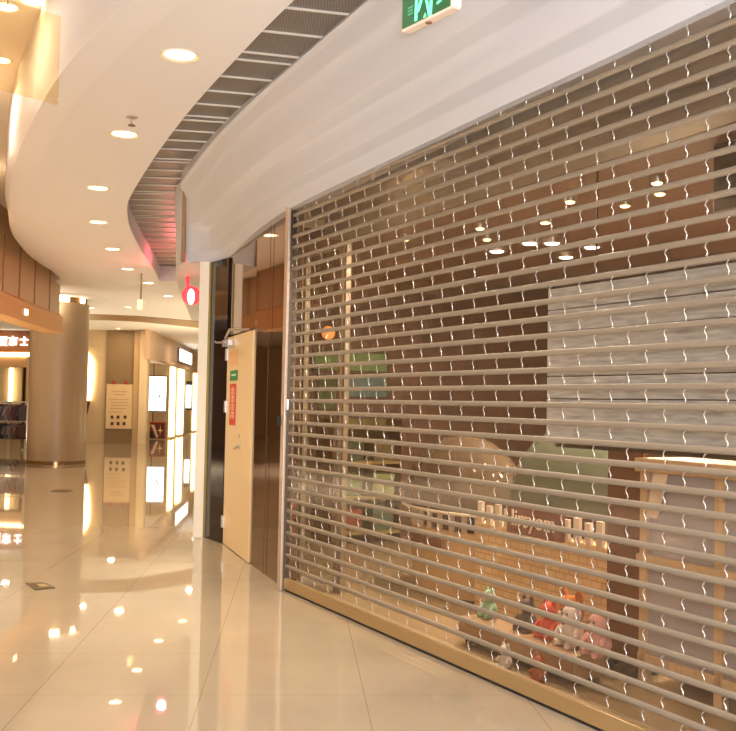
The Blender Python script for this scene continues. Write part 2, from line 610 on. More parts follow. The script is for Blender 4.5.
dbox(0.005, W_D - 0.03, -0.04, 0.015, 0.008, 2.05).build('leaf', M_DOOR, door, bevel=0.003)
for z in (0.22, 1.36, 1.88):
    dbox(W_D - 0.055, W_D + 0.015, 0.0, 0.03, z - 0.06, z + 0.06).build('hinge', M_STEEL, door, bevel=0.003)
dbox(W_D - 0.34, W_D - 0.05, 0.015, 0.075, 1.955, 2.02).build('closer_body', M_STEEL, door, bevel=0.006)
MB().tube([(W_D - 0.2, sg * 0.07, 2.03), (W_D * 0.25, sg * 0.17, 2.065), (0.12, sg * 0.03, 2.06)], 0.011, 6).build('closer_arm', M_STEEL, door)
MB().tube([(W_D - 0.25, sg * 0.08, 1.99), (W_D + 0.02, sg * 0.12, 2.0), (W_D + 0.22, sg * 0.10, 2.02)], 0.009, 6).build('closer_link', M_STEEL, door)


def dpx(x, y):
    d = ray(x, y)
    t = (Pb - CAM).dot(dn) / d.dot(dn)
    p = CAM + d * t - Pb
    return p.dot(dt), p.z


def dplate(x0, y0, x1, y1, name, m, th=0.004, d=0.015):
    a0, z1 = dpx(x0, (y0)); a1, _ = dpx(x1, y0)
    _, z0 = dpx(x0, y1)
    return dbox(min(a0, a1), max(a0, a1), d, d + th, z0, z1).build(name, m, door), (min(a0, a1), max(a0, a1), z0, z1)


o, rr = dplate(232, 371, 239.5, 381, 'green_sticker', mat('green_sticker', (40, 120, 60), 0.5))
dbox(rr[0] + 0.08, rr[1] - 0.08, 0.019, 0.021, rr[2] + 0.045, rr[3] - 0.035).build('sticker_print', mat('pale_print', (190, 225, 190), 0.5), door)
o, rr = dplate(232, 384, 238, 425, 'red_sticker', mat('red_sticker', (206, 62, 44), 0.5))
zz = rr[3] - 0.03
mbp = MB()
hgt = rr[3] - rr[2]
for i in range(4):
    zc = rr[3] - hgt * (0.12 + 0.19 * i)
    x0, x1 = rr[0] + 0.07, rr[1] - 0.07
    sy = sorted((sg * 0.019, sg * 0.021))
    mbp.box(x0, x1, sy[0], sy[1], zc - 0.010, zc)
    mbp.box((x0 + x1) / 2 - 0.012, (x0 + x1) / 2 + 0.012, sy[0], sy[1], zc - 0.055, zc + 0.018)
    mbp.box(x0, x0 + 0.02, sy[0], sy[1], zc - 0.06, zc - 0.02)
    mbp.box(x1 - 0.02, x1, sy[0], sy[1], zc - 0.06, zc - 0.02)
mbp.build('sticker_print', mat('cream_print', (238, 205, 160), 0.5), door)
o, rr = dplate(231, 352, 240, 366, 'printed_notice', mat('faint_notice', (226, 180, 124), 0.5), th=0.002)
a_, z_ = dpx(242, 447)
MB().lathe((a_, sg * 0.015, z_), [(0.026, 0), (0.026, 0.012), (0.018, 0.02)], 16, axis=(0, sg, 0)).build('lock', M_STEEL, door)
MB().tube([(a_, sg * 0.03, z_ + 0.01), (a_ + 0.10, sg * 0.05, z_ - 0.02)], 0.011, 8).build('handle', M_STEEL, door)
a2, z2 = dpx(241.5, 436)
MB().lathe((a2, sg * 0.015, z2), [(0.017, 0), (0.017, 0.01)], 14, axis=(0, sg, 0)).build('cylinder_lock', M_STEEL, door)

# ------------------------------------------------------------------ roller shutter
PITCH = 0.0832
Z0 = 0.100
N = 36
U0, U1 = 0.0, 5.6
sh = thing('roller_shutter', 'closed see-through roller shutter of tan slats and clear panes across the shop', 'roller shutter', P0, ROT)
slat_prof = []
for k in range(10):
    a = 2 * math.pi * k / 10
    slat_prof.append((0.010 * math.cos(a), 0.0145 * math.sin(a)))
slat0 = None
proto = MB().loft([[V((u, p[0], p[1])) for p in slat_prof] for u in (U0, U1)]).build('slat', M_SLAT, sh, smooth=60)
proto.location = (0, 0, Z0 + PITCH)
pane0 = MB().box(U0, U1, -0.0015, 0.0015, 0.010, PITCH - 0.010).build('pane', M_PANE, sh)
pane0.location = (0, 0, Z0)
for k in range(1, N):
    s2 = proto.copy(); COL.objects.link(s2); s2.location = (0, 0, Z0 + PITCH * (k + 1))
    p2 = pane0.copy(); COL.objects.link(p2); p2.location = (0, 0, Z0 + PITCH * k)
# links
lk = MB().tube([(-0.001, -0.010, 0.012), (0.004, -0.013, 0.020), (0.0065, -0.014, 0.028), (0.004, -0.014, 0.037), (-0.004, -0.014, 0.046), (-0.0065, -0.014, 0.054), (-0.003, -0.013, 0.063), (0.004, -0.010, 0.071)], 0.0026, 6)
spots = []
for k in range(N):
    for j in range(26):
        u = 0.105 + 0.218 * j - (0.109 if k % 2 else 0)
        if U0 + 0.03 < u < U1 - 0.03:
            spots.append((u, Z0 + PITCH * k))


def in_frame(u, z):
    v = S(u, 0, z + 0.04) - CAM
    w = v.dot(FW)
    return 0 < 368 + FPX * v.dot(RT) / w < 736 and 0 < 365.5 - FPX * v.dot(UP) / w < 731


big = sorted([s for s in spots if in_frame(*s)], key=lambda s: -s[0])[:100]
bigset = set(big)
l0 = None
for u, z in big:
    if l0 is None:
        l0 = lk.build('link', M_CHROME, sh, smooth=60); o = l0
    else:
        o = l0.copy(); COL.objects.link(o)
    o.location = (u, 0, z)
rest = MB()
lkv, lkf = lk.v[:], lk.f[:]
for s in spots:
    if s not in bigset:
        rest.add([p + V((s[0], 0, s[1])) for p in lkv], lkf)
o = rest.build('link', M_CHROME, sh, smooth=60)
o['kind'] = 'stuff'
MB().box(U0, U1, -0.02, 0.02, 0.016, 0.094).build('bottom_bar', M_BAR, sh, bevel=0.006)
MB().box(U0 + 0.01, U1, -0.012, 0.012, 0.002, 0.018).build('rubber_seal', M_RUBBER, sh)
gd = thing('shutter_guide_rail', 'upright metal guide rail between the shutter and the bronze wall panel', 'guide rail', S(-0.03, 0, 0), ROT)
MB().box(-0.035, 0.03, -0.045, -0.024, 0, 2.92).build('rail', M_ALU, gd, bevel=0.004)
MB().box(-0.035, -0.012, -0.024, 0.05, 0, 2.92).build('rail_web', mat('dark_rail_side', (92, 80, 70), 0.5, metal=0.4), gd)
q = PW(290, 424, -0.05)
MB().box(-0.042, -0.02, -0.075, -0.045, 1.24, 1.31).build('catch', M_RUBBER, gd, bevel=0.004)
MB().box(0.03, 0.055, -0.03, -0.015, 1.36, 1.44).build('lock_plate', M_STEEL, gd, bevel=0.003)
struct(MB().hexa(S(U1 + 0.03, -0.05, 0), SU * 6, SW * 0.2, (0, 0, 3.2)).build('wall_right_near', M_CREAM))

# ------------------------------------------------------------------ shop behind the shutter (local frame u, w, z)


def shop(name, mb, m, **kw):
    vs = [S(p.x, p.y, p.z) for p in mb.v]
    mb.v = vs
    return mb.build(name, m, **kw)


UL, UR, WB, ZI = -2.3, 7.0, 4.4, 2.78
struct(shop('floor_shop', MB().box(-0.04, UR, 0.06, WB, 0.0, 0.012).box(UL, -0.04, 0.46, WB, 0.0, 0.012), M_SHOPFLOOR))
struct(shop('ceiling_shop', MB().box(UL, UR, 0.42, WB, ZI, ZI + 0.05), M_WOODC))
struct(shop('wall_shop_back', MB().box(UL, UR, WB, WB + 0.1, 0, 3.2), M_WOODW))
struct(shop('wall_shop_end', MB().box(UL - 0.1, UL, 0.45, WB, 0, 3.2), M_WOODW))
struct(shop('wall_shop_side', MB().box(UR, UR + 0.1, 0.05, WB, 0, 3.2), M_WOODW))
M_GREYM = mat('grey_metal_header', (150, 146, 142), 0.4, metal=0.4, noise=0.08, nscale=3, stretch=(0.4, 4, 12))
struct(shop('trim_7', MB().box(-0.05, UR, 0.28, 0.45, 2.70, 3.15), M_GREYM))
struct(shop('trim_8', MB().box(-0.05, UR, 0.14, 0.24, 2.84, 3.15), M_GREYM))

gd2 = bpy.data.objects.new('door_2', None); COL.objects.link(gd2)
gd2.location = S(-0.52, 0.3, 0.012); gd2.rotation_euler = (0, 0, ROT); struct(gd2)
M_STILE = mat('pale_door_stile', (158, 144, 124), 0.35, metal=0.5)
MB().box(0.00, 0.045, -0.02, 0.02, 0, 2.6).build('stile', M_STILE, gd2)
MB().box(0.095, 0.14, -0.02, 0.02, 0, 2.6).build('stile', M_STILE, gd2)
MB().box(0.755, 0.80, -0.02, 0.02, 0, 2.6).build('stile', M_STILE, gd2)
MB().box(0.84, 0.875, -0.02, 0.02, 0, 2.6).build('stile', M_STILE, gd2)
MB().box(0.14, 0.755, -0.004, 0.004, 0.02, 2.58).build('pane', M_GLASS, gd2)
MB().box(0.14, 0.755, -0.02, 0.02, 2.58, 2.6).build('top_rail', M_STILE, gd2)
MB().tube([(0.17, -0.06, 0.78), (0.25, -0.06, 0.78)], 0.012, 8).build('handle', M_STEEL, gd2)
MB().box(0.16, 0.26, -0.045, -0.02, 0.80, 0.83).build('lock', M_STEEL, gd2)


def shop_thing(name, label, cat, u, w, z=0.012, group=None):
    return thing(name, label, cat, S(u, w, z), ROT, group)


def on_end(x, y):
    return PU(x, y, UL)


def endboard(name, label, cat, x0, y0, x1, y1, m, th=0.02):
    a, b = on_end(x0, y0), on_end(x1, y1)
    c = on_end(x0, y1)
    t = shop_thing(name, label, cat, UL, a.y, c.z)
    MB().box(0.0, th, 0, b.y - a.y, 0, a.z - c.z).build('board', m, t, bevel=0.004)
    fr = MB()
    w_, h_ = b.y - a.y, a.z - c.z
    for bx in ((0, th + .008, 0, 0.025, 0, h_), (0, th + .008, w_ - 0.025, w_, 0, h_), (0, th + .008, 0, w_, 0, 0.02), (0, th + .008, 0, w_, h_ - 0.02, h_)):
        fr.box(*bx)
    fr.build('frame', mat('dark_frame', (78, 60, 44), 0.5), t)
    return t


endboard('wall_poster', 'pale green poster high on the shop end wall behind the glass door', 'poster', 312, 349, 388, 371, mat('green_poster', (112, 150, 92), 0.6, noise=0.15, nscale=5))
endboard('wall_poster', 'blue-grey poster under the pale green poster on the shop end wall', 'poster', 340, 373, 388, 398, mat('teal_poster', (86, 120, 122), 0.6, noise=0.2, nscale=5))
endboard('wall_poster', 'dark green poster beside the glass door stile under the pale green poster', 'poster', 316, 374, 337, 410, mat('deep_green_poster', (76, 104, 64), 0.6, noise=0.2, nscale=5))
# low green display rack on the end wall
a, b = on_end(316, 440), on_end(384, 505)
rk = shop_thing('display_rack', 'olive green low display rack against the shop end wall behind the glass door', 'display rack', UL + 0.02, a.y, 0.012)
wr = b.y - a.y
MB().box(0, 0.06, 0, wr, 0, 1.25).build('back_panel', mat('olive_panel', (112, 102, 52), 0.6, noise=0.15, nscale=4), rk)
for z in (0.1, 0.45, 0.8, 1.15):
    MB().box(0.06, 0.38, 0, wr, z, z + 0.03).build('shelf', mat('olive_shelf', (140, 122, 70), 0.5), rk)
for y0 in (0, wr - 0.03):
    MB().box(0.06, 0.38, y0, y0 + 0.03, 0, 1.25).build('side_panel', mat('brown_side', (96, 66, 40), 0.5), rk)
cols = [(92, 110, 60), (60, 72, 48), (122, 60, 44), (120, 128, 84), (98, 84, 50), (70, 92, 70)]
names = ['moss green', 'dark green', 'brick red', 'sage green', 'khaki', 'teal green']
for i, (c, nm) in enumerate(zip(cols, names)):
    z = (0.48, 0.83, 0.13)[i % 3]
    y0 = 0.12 + (i // 3) * wr * 0.46
    o = shop_thing('storage_box', f'{nm} carton on the {("middle", "upper", "bottom")[i % 3]} shelf of the olive display rack', 'box', UL + 0.02 + 0.1, a.y + y0, 0.012 + z)
    MB().box(0, 0.22, 0, wr * 0.30, 0, 0.2).build('carton', mat('carton_' + nm.replace(' ', '_'), c, 0.6), o, bevel=0.004)
    MB().box(-0.004, 0.226, -0.004, wr * 0.30 + 0.004, 0.17, 0.215).build('lid', mat('lid_' + nm.replace(' ', '_'), tuple(int(q_ * 1.15) for q_ in c), 0.6), o, bevel=0.004)

# back wall posters
for nm, lab, x0, y0, x1, y1, c in (
        ('wall_poster', 'blue poster on the brown shop back wall beside the green wall poster', 412, 363, 432, 388, (58, 92, 104)),
        ('wall_poster', 'dark green picture on the brown shop back wall above the play huts', 478, 358, 502, 392, (56, 78, 40)),
        ('wall_poster', 'ochre picture high on the brown shop back wall beside the grey board', 502, 340, 520, 358, (128, 92, 44))):
    a, b = PW(x0, y0, WB - 0.03), PW(x1, y1, WB - 0.03)
    t = shop_thing(nm, lab, 'poster', a.x, WB - 0.03, b.z)
    MB().box(0, b.x - a.x, 0, 0.03, 0, a.z - b.z).build('board', mat('poster_%d' % x0, c, 0.6, noise=0.2, nscale=4), t, bevel=0.004)
    MB().box(-0.02, b.x - a.x + 0.02, -0.006, 0.0, a.z - b.z, a.z - b.z + 0.03).build('hanger_rail', mat('dark_frame', (78, 60, 44)), t)

# grey board hung over the cabinet
WG = 0.62
a, b = PW(548, 289, WG), PW(548, 443, WG)
u2 = 4.8
bd = shop_thing('hanging_board', 'big streaked grey plank board hanging above the glazed wooden cabinet', 'board', a.x, WG, b.z)
hb = a.z - b.z
M_GREYB = mat('streaked_grey_wood', (196, 211, 238), 0.55, noise=0.32, nscale=5, stretch=(1.2, 5, 12), bump=0.3)  # pale streaks in the colour imitate refraction through the shutter panes
npl = 7
for i in range(npl):
    MB().box(0, u2 - a.x, 0, 0.03, hb * i / npl + 0.003, hb * (i + 1) / npl - 0.003).build('plank', M_GREYB, bd, bevel=0.004)
MB().box(-0.01, u2 - a.x, -0.012, 0.045, hb, hb + 0.05).build('top_rail', mat('dark_rail_wood', (58, 44, 36), 0.5), bd)
MB().box(0.05, u2 - a.x, 0.03, 0.05, -0.02, hb).build('backing', mat('dark_rail_wood', (58, 44, 36)), bd)
for uu in (0.4, 1.6):
    MB().tube([(uu, 0.02, hb + 0.05), (uu, 0.02, ZI - b.z)], 0.006, 6).build('rod', M_RUBBER, bd)

# glazed cabinet
WC = 0.66
a, b = PW(640, 460, WC), PW(640, 650, WC)
cb_u = a.x
ztop = a.z
cab = shop_thing('glazed_cabinet', 'light wood cabinet with milky glass panes under the grey board', 'cabinet', cb_u, WC, 0.012)
L = 4.9 - cb_u
MB().box(0, L, 0.30, 0.33, 0.02, ztop).build('back_panel', mat('cabinet_back', (150, 142, 138), 0.5), cab)
MB().box(-0.02, L, -0.02, 0.35, ztop - 0.07, ztop).build('top', M_OAK, cab, bevel=0.005)
MB().box(-0.01, L, 0.0, 0.34, 0.10, 0.16).build('bottom', M_OAK, cab, bevel=0.005)
zr = PW(640, 556, WC).z
MB().box(-0.015, L, -0.01, 0.30, zr - 0.05, zr).build('shelf', M_OAK, cab, bevel=0.004)
for i, uu in enumerate((0.0, 0.50, 1.0)):
    MB().box(uu, uu + 0.05, 0.0, 0.05, 0.0, ztop - 0.06).build('post', M_OAK, cab, bevel=0.004)
M_MILK = clear_mat('milky_glass', (220, 220, 228), rough=0.1, haze=0.62, hazecol=(206, 206, 222))
for u0, u1 in ((0.05, 0.50), (0.55, 1.0)):
    for z0, z1 in ((0.16, zr - 0.05), (zr, ztop - 0.07)):
        MB().box(u0, u1, 0.018, 0.026, z0, z1).build('glass_pane', M_MILK, cab)
tp = [(0.10, -0.004, ztop - 0.07), (0.20, -0.004, ztop - 0.07), (0.13, -0.004, ztop - 0.30), (0.05, -0.004, ztop - 0.30)]
MB().prism(tp, (0, 0.006, 0)).build('tape', mat('white_tape', (240, 222, 206), 0.6), cab)

# brown partition between the hut and the cabinet
a = PW(606, 470, 1.15)
pt = shop_thing('wood_partition', 'dark brown wooden partition standing between the brick hut and the glazed cabinet', 'partition', PW(608, 470, 0.74).x, 0.74, 0.012)
MB().box(0, 0.27, 0, 0.04, 0.06, 1.22).build('panel', mat('brown_partition', (112, 70, 38), 0.5, noise=0.2, nscale=3, stretch=(1, 1, 5)), pt)
MB().box(0.02, 0.10, -0.1, 0.14, 0, 0.06).build('foot', mat('dark_rail_wood', (58, 44, 36)), pt)
MB().box(0.17, 0.25, -0.1, 0.14, 0, 0.06).build('foot', mat('dark_rail_wood', (58, 44, 36)), pt)

# play huts with domed roofs
WH = 0.85


def hut(label, ua, ub, wall_top, roof_px, wall_m, roof_m, brick):
    uc, rad = (ua + ub) / 2, (ub - ua) / 2
    t = shop_thing('play_hut', label, 'play hut', uc, WH + rad * 0.55, 0.012)
    dep = 0.55
    n = 28

    def ring(r, z):
        return [V((r * math.cos(2 * math.pi * k / n), dep * r * math.sin(2 * math.pi * k / n), z)) for k in range(n)]
    if brick:
        MB().box(-rad, rad, -dep * rad, dep * rad, 0.05, wall_top).build('wall', wall_m, t, bevel=0.01)
    else:
        MB().loft([ring(rad * 0.92, 0.03), ring(rad * 0.98, 0.2), ring(rad, wall_top)]).build('wall', wall_m, t, smooth=50)
    rr = roof_px[0]
    hh = roof_px[1]
    zb = wall_top + 0.14
    rgs = [ring(rr * math.cos(a_ * math.pi / 2 / 10), zb + hh * math.sin(a_ * math.pi / 2 / 10)) for a_ in range(10)] + [ring(0.01, zb + hh)]
    MB().loft([ring(rr * 0.93, zb + 0.01)] + rgs).build('roof', roof_m, t, smooth=60)
    MB().tube(ring(rr * 1.01, zb) + [ring(rr * 1.01, zb)[0]], 0.012, 6, caps=False).build('roof_hem', mat('white_hem', (226, 214, 194), 0.5), t)
    # row of short white balusters under the roof
    m_b = mat('white_baluster', (224, 206, 188), 0.5)
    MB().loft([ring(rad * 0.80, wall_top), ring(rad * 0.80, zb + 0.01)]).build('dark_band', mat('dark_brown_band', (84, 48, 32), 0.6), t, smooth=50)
    for k in range(13):
        if brick:
            x = -rad + 0.06 + k * (2 * rad - 0.12) / 12
            if 4 <= k <= 8:
                continue
            MB().box(x - 0.025, x + 0.025, -dep * rad - 0.006, -dep * rad + 0.02, wall_top, zb - (0.02 if k % 2 else 0)).build('baluster', m_b, t, bevel=0.003)
        else:
            a_ = math.pi * (1.05 + 0.9 * k / 12)
            x, y_ = rad * 0.97 * math.cos(a_), dep * rad * 0.97 * math.sin(a_)
            MB().box(x - 0.022, x + 0.022, y_ - 0.012, y_ + 0.012, wall_top, zb).build('baluster', m_b, t, bevel=0.003)
    return t, uc, rad, dep, zb


q0, q1 = PW(390, 520, WH), PW(470, 600, WH)
M_ROOFA = clear_mat('smoky_brown_dome', (150, 130, 108), rough=0.1, haze=0.55, hazecol=(122, 104, 84))
M_ROOFB = clear_mat('green_grey_dome', (140, 150, 130), rough=0.1, haze=0.7, hazecol=(112, 120, 100))
hA, uA, rA, dA, zA = hut('round tan play hut with a bow on its wall and smoky brown dome', q0.x + 0.02, q1.x, 0.50, (0.66, 0.55), mat('tan_hut_wall', (210, 178, 134), 0.55), M_ROOFA, False)
yb = -dA * rA - 0.012
bow = MB()
bow.prism([(-0.20, yb, 0.47), (0.0, yb, 0.42), (-0.20, yb, 0.35)], (0, -0.02, 0))
bow.prism([(0.20, yb, 0.47), (0.0, yb, 0.42), (0.20, yb, 0.35)], (0, -0.02, 0))
bow.ball((0, yb - 0.01, 0.42), (0.04, 0.025, 0.04), 12, 8)
bow.build('bow', mat('brown_bow', (112, 66, 34), 0.6), hA)
q0, q1 = PW(474, 600, WH), PW(606, 600, WH)
hB, uB, rB, dB, zB = hut('cream brick play hut with a brown name board under a green-grey dome', q0.x, q1.x, 0.62, (0.62, 0.55), M_BRICK, M_ROOFB, True)
MB().box(-0.26, 0.30, -dB * rB - 0.03, -dB * rB, 0.60, 0.78).build('name_board', mat('brown_sign_board', (118, 62, 36), 0.5), hB, bevel=0.006)


def text_mesh(body, size, m, parent, at, rot, name, ext=0.004):
    cu = bpy.data.curves.new(name, 'FONT')
    cu.body = body; cu.size = size; cu.extrude = ext; cu.align_x = 'CENTER'
    ob = bpy.data.objects.new(name, cu)
    COL.objects.link(ob)
    dg = bpy.context.evaluated_depsgraph_get()
    me = bpy.data.meshes.new_from_object(ob.evaluated_get(dg))
    bpy.data.objects.remove(ob)
    me.materials.clear(); me.materials.append(m)
    o = bpy.data.objects.new(name, me)
    COL.objects.link(o)
    o.parent = parent; o.location = at; o.rotation_euler = rot
    return o


text_mesh('lirsyom', 0.15, mat('white_letter', (240, 226, 206), 0.5), hB, (0.02, -dB * rB - 0.034, 0.65), (math.pi / 2, 0, 0), 'lettering')


# plush toys on a low plinth
WT = 0.42
pl0 = PW(478, 640, WT).x
pln = shop_thing('display_plinth', 'low pale display plinth carrying the plush toys in front of the brick hut', 'plinth', pl0, WT - 0.14, 0.012)
MB().box(0, 1.05, 0, 0.225, 0.04, 0.16).build('body', mat('plinth_body', (160, 126, 90), 0.5), pln, bevel=0.005)
MB().box(0.03, 1.02, 0.03, 0.2, 0, 0.04).build('base', mat('plinth_base', (88, 64, 44), 0.5), pln)


def plush(label, px, py, r, col, w=WT, ears=0.4, belly=None, rest=None):
    p = PW(px, py, w)
    zb = 0.172 if rest is None else rest
    t = shop_thing('plush_toy', label, 'plush toy', p.x, w, zb)
    m = mat('plush_%d_%d_%d' % col, col, 0.9, noise=0.12, nscale=30, bump=0.5)
    MB().ball((0, 0, r * 0.9), (r * 0.95, r * 0.8, r * 0.9)).build('body', m, t, smooth=60)
    h = MB().ball((0, -r * 0.1, r * 2.3), (r * 0.75, r * 0.7, r * 0.7)).build('head', m, t, smooth=60)
    for s_ in (-1, 1):
        MB().ball((s_ * r * 0.55, 0, r * 2.9), (r * 0.24, r * 0.16, r * (0.26 + ears * 0.4))).build('ear', m, h, smooth=60)
        MB().ball((s_ * r * 0.25, -r * 0.74, r * 2.4), r * 0.08, 8, 6).build('eye', M_RUBBER, h, smooth=60)
        MB().tube([(s_ * r * 0.75, -r * 0.3, r * 1.3), (s_ * r * 1.05, -r * 0.7, r * 0.85)], [r * 0.28, r * 0.2], 8).build('arm', m, t, smooth=60)
        MB().tube([(s_ * r * 0.5, -r * 0.4, r * 0.3), (s_ * r * 0.7, -r * 1.1, r * 0.28)], [r * 0.32, r * 0.26], 8).build('foot', m, t, smooth=60)
    MB().ball((0, -r * 0.75, r * 2.15), (r * 0.26, r * 0.16, r * 0.2), 10, 6).build('muzzle', mat('muzzle_cream', (226, 206, 184), 0.9), h, smooth=60)
    return t


plush('mint green plush toy at the end of the plinth beside the tan hut', 490, 600, 0.055, (150, 190, 158))
plush('dark grey plush toy sitting on the plinth beside the red one', 528, 600, 0.060, (96, 84, 80))
plush('red plush toy sitting between dark grey and white plush toys', 550, 600, 0.065, (212, 86, 62))
plush('white plush toy sitting between the red and the pink ones', 573, 600, 0.072, (222, 208, 202))
plush('pink plush toy at the plinth end beside the wooden partition', 600, 600, 0.072, (224, 170, 166))
plush('orange-brown plush toy standing on the floor behind the white and pink ones', 572, 568, 0.118, (188, 112, 54), w=WT + 0.255, rest=0.012)
plush('small rust-coloured plush toy on the floor in front of the plinth', 540, 622, 0.045, (166, 88, 56), w=0.20, rest=0.012)
plush('small white plush toy on the floor beside the rust-coloured one', 506, 622, 0.042, (214, 204, 194), w=0.20, rest=0.012)

# dark unit under the shop ceiling
a, b = PW(713, 132, 0.9), PW(713, 212, 0.9)
sp = shop_thing('ceiling_unit', 'dark box unit fixed below the brown wooden shop ceiling', 'ceiling unit', a.x, 0.9, b.z)
MB().box(0, 0.7, 0, 0.35, 0, ZI - b.z).build('casing', mat('dark_unit', (58, 52, 48), 0.5), sp, bevel=0.01)
for i in range(3):
    MB().box(0.05, 0.65, -0.006, 0.0, 0.06 + i * 0.07, 0.10 + i * 0.07).build('louvre', mat('dark_louvre', (40, 36, 34), 0.5), sp)

# halogen spots in the shop ceiling
M_HAL = mat('halogen', (255, 230, 180), 0.3, emit=(255, 214, 140), es=16)
M_COOL = mat('cool_halogen', (255, 250, 245), 0.3, emit=(255, 244, 236), es=10)
hal = [(570, 200, 'a', 'third'), (625, 204, 'a', ''), (657, 181, 'a', ''), (660, 192, 'a', ''), (545, 221, 'a', ''), (405, 238, 'a', ''), (480, 227, 'a', ''), (487, 238, 'a', ''),
       (497, 250, 'c', ''), (530, 242, 'c', ''), (552, 242, 'c', ''), (566, 256, 'c', ''), (592, 246, 'c', ''), (327, 333, 'w', '')]
hlab = ['warm halogen spot in the shop ceiling, alone in its row before the brightest pair', 'brightest warm halogen spot in the shop ceiling, amid the wood planks', 'upper of two stacked warm halogen spots near the dark ceiling unit', 'lower of two stacked warm halogen spots near the dark ceiling unit',
        'small warm halogen spot just above the row of white spots', 'warm halogen spot in the shop ceiling closest to the guide rail', 'upper one of two small warm spots above the big white spot', 'lower one of two small warm spots above the big white spot',
        'largest white spot in the shop ceiling, first of the white row', 'second white spot in the row under the shop ceiling', 'third white spot in the row under the shop ceiling', 'fourth white spot, lowest of the row under the shop ceiling', 'last white spot of the row, towards the grey board']
for (x, y, kd, _), lab in zip(hal, hlab):
    p = G(x, y, ZI - 0.03)
    q = loc(p)
    if q.y < 0.5 or q.y > WB - 0.1:
        continue
    t = shop_thing('halogen_spotlight', lab, 'spotlight', q.x, q.y, ZI - 0.045, 'spots in the shop ceiling')
    r = 0.036 if kd == 'a' else 0.07
    MB().lathe((0, 0, 0), [(r * 0.9, 0.004), (r * 1.15, 0.0), (r * 1.25, 0.02), (r * 1.25, 0.045)], 18).build('housing', M_STEEL, t, smooth=40)
    MB().lathe((0, 0, -0.006), [(r * 0.85, 0.008), (r * 0.7, 0.0), (0.001, -0.004)], 18).build('lens', M_HAL if kd == 'a' else M_COOL, t, smooth=40)
    # its light
# small orange lamp on the end wall
q = PU(327, 333, UL + 0.06)
lp = shop_thing('wall_lamp', 'small glowing orange lamp on the shop end wall above the green poster', 'wall lamp', UL, q.y, q.z)
MB().ball((0.09, 0, 0), 0.07).build('globe', mat('orange_globe', (255, 190, 120), 0.4, emit=(255, 160, 80), es=1.6), lp, smooth=60)
MB().box(0, 0.05, -0.03, 0.03, -0.03, 0.03).build('bracket', M_STEEL, lp)

# ------------------------------------------------------------------ downlights of the gallery ceiling
dl = [(-1.23, 6.25), (-2.05, 8.17), (-2.84, 10.31), (-3.38, 12.32), (-3.76, 14.53), (-4.07, 16.75), (-4.16, 18.72), (-4.24, 21.01), (-4.09, 22.91)]
ordn = ['first and largest', 'second', 'third', 'fourth', 'fifth', 'sixth', 'seventh', 'eighth', 'ninth and smallest']
M_RIM = mat('downlight_rim', (238, 220, 190), 0.4)


def downlight(x, y, z, lab, r=0.105, grp='downlights along the curved ceiling'):
    t = thing('ceiling_downlight', lab, 'downlight', V((x, y, z)), 0, grp)
    MB().lathe((0, 0, 0), [(r * 0.95, 0.012), (r * 0.95, -0.002), (r * 1.12, -0.010), (r * 1.16, 0.0), (r * 1.16, 0.012)], 28).build('trim_ring', M_RIM, t, smooth=40)
    MB().lathe((0, 0, -0.003), [(r * 0.94, 0.004), (r * 0.8, 0.0), (0.001, -0.003)], 28).build('diffuser', M_DIFF, t, smooth=40)
    return t


for (x, y), o_ in zip(dl, ordn):
    downlight(x, y, ZC, f'{o_} round downlight in the line following the curved ceiling')
far_dl = [(128, 307, 'small downlight beyond the hanging pendant, before the dark ceiling strip'), (89, 301, 'upper of the tiny downlights beside the column top'), (91, 308, 'lower of the tiny downlights beside the column top'),
          (118, 328.5, 'faint downlight between the dark ceiling strip and the far wall'), (197, 318, 'tiny downlight by the pilaster above the dark ceiling strip')]
for x, y, lab in far_dl:
    p = G(x, y, ZC)
    downlight(p.x, p.y, ZC, lab, 0.09, 'far downlights by the column')
for x, y, lab in ((6, 7, 'round downlight in the raised ceiling behind the hanging glass'), (33, 1, 'round downlight in the raised ceiling just above the hanging glass'), (0, 60, 'round downlight lowest behind the hanging glass in the raised ceiling')):
    p = G(x, y, 4.3)
    downlight(p.x, p.y, 4.3, lab, 0.09, 'downlights of the raised ceiling')

# sprinkler
p = G(132, 117, ZC)
spk = thing('fire_sprinkler', 'small steel fire sprinkler head beside the second ceiling downlight', 'sprinkler', p)
MB().lathe((0, 0, 0), [(0.045, 0), (0.045, -0.008), (0.02, -0.016)], 16).build('flange', M_STEEL, spk)
MB().tube([(0, 0, 0), (0, 0, -0.055)], 0.010, 8).build('stem', M_STEEL, spk)
MB().lathe((0, 0, -0.07), [(0.03, 0), (0.03, 0.004), (0.008, 0.016)], 14).build('deflector', mat('dull_brass', (120, 96, 70), 0.4, metal=0.6), spk)

# small pendant
p = G(141.5, 273, ZC)
pe = thing('pendant_lamp', 'small pale lamp hanging on a thin dark rod from the ceiling', 'pendant lamp', p)
MB().tube([(0, 0, 0), (0, 0, -0.48)], 0.012, 6).build('rod', mat('dark_rod', (110, 84, 56), 0.5), pe)
MB().box(-0.05, 0.05, -0.05, 0.05, -0.64, -0.47).build('lamp_body', mat('pale_lamp', (236, 214, 166), 0.4, emit=(255, 226, 170), es=0.5), pe, bevel=0.01)
MB().lathe((0, 0, -0.012), [(0.04, 0), (0.04, 0.012)], 14).build('canopy', M_RIM, pe)

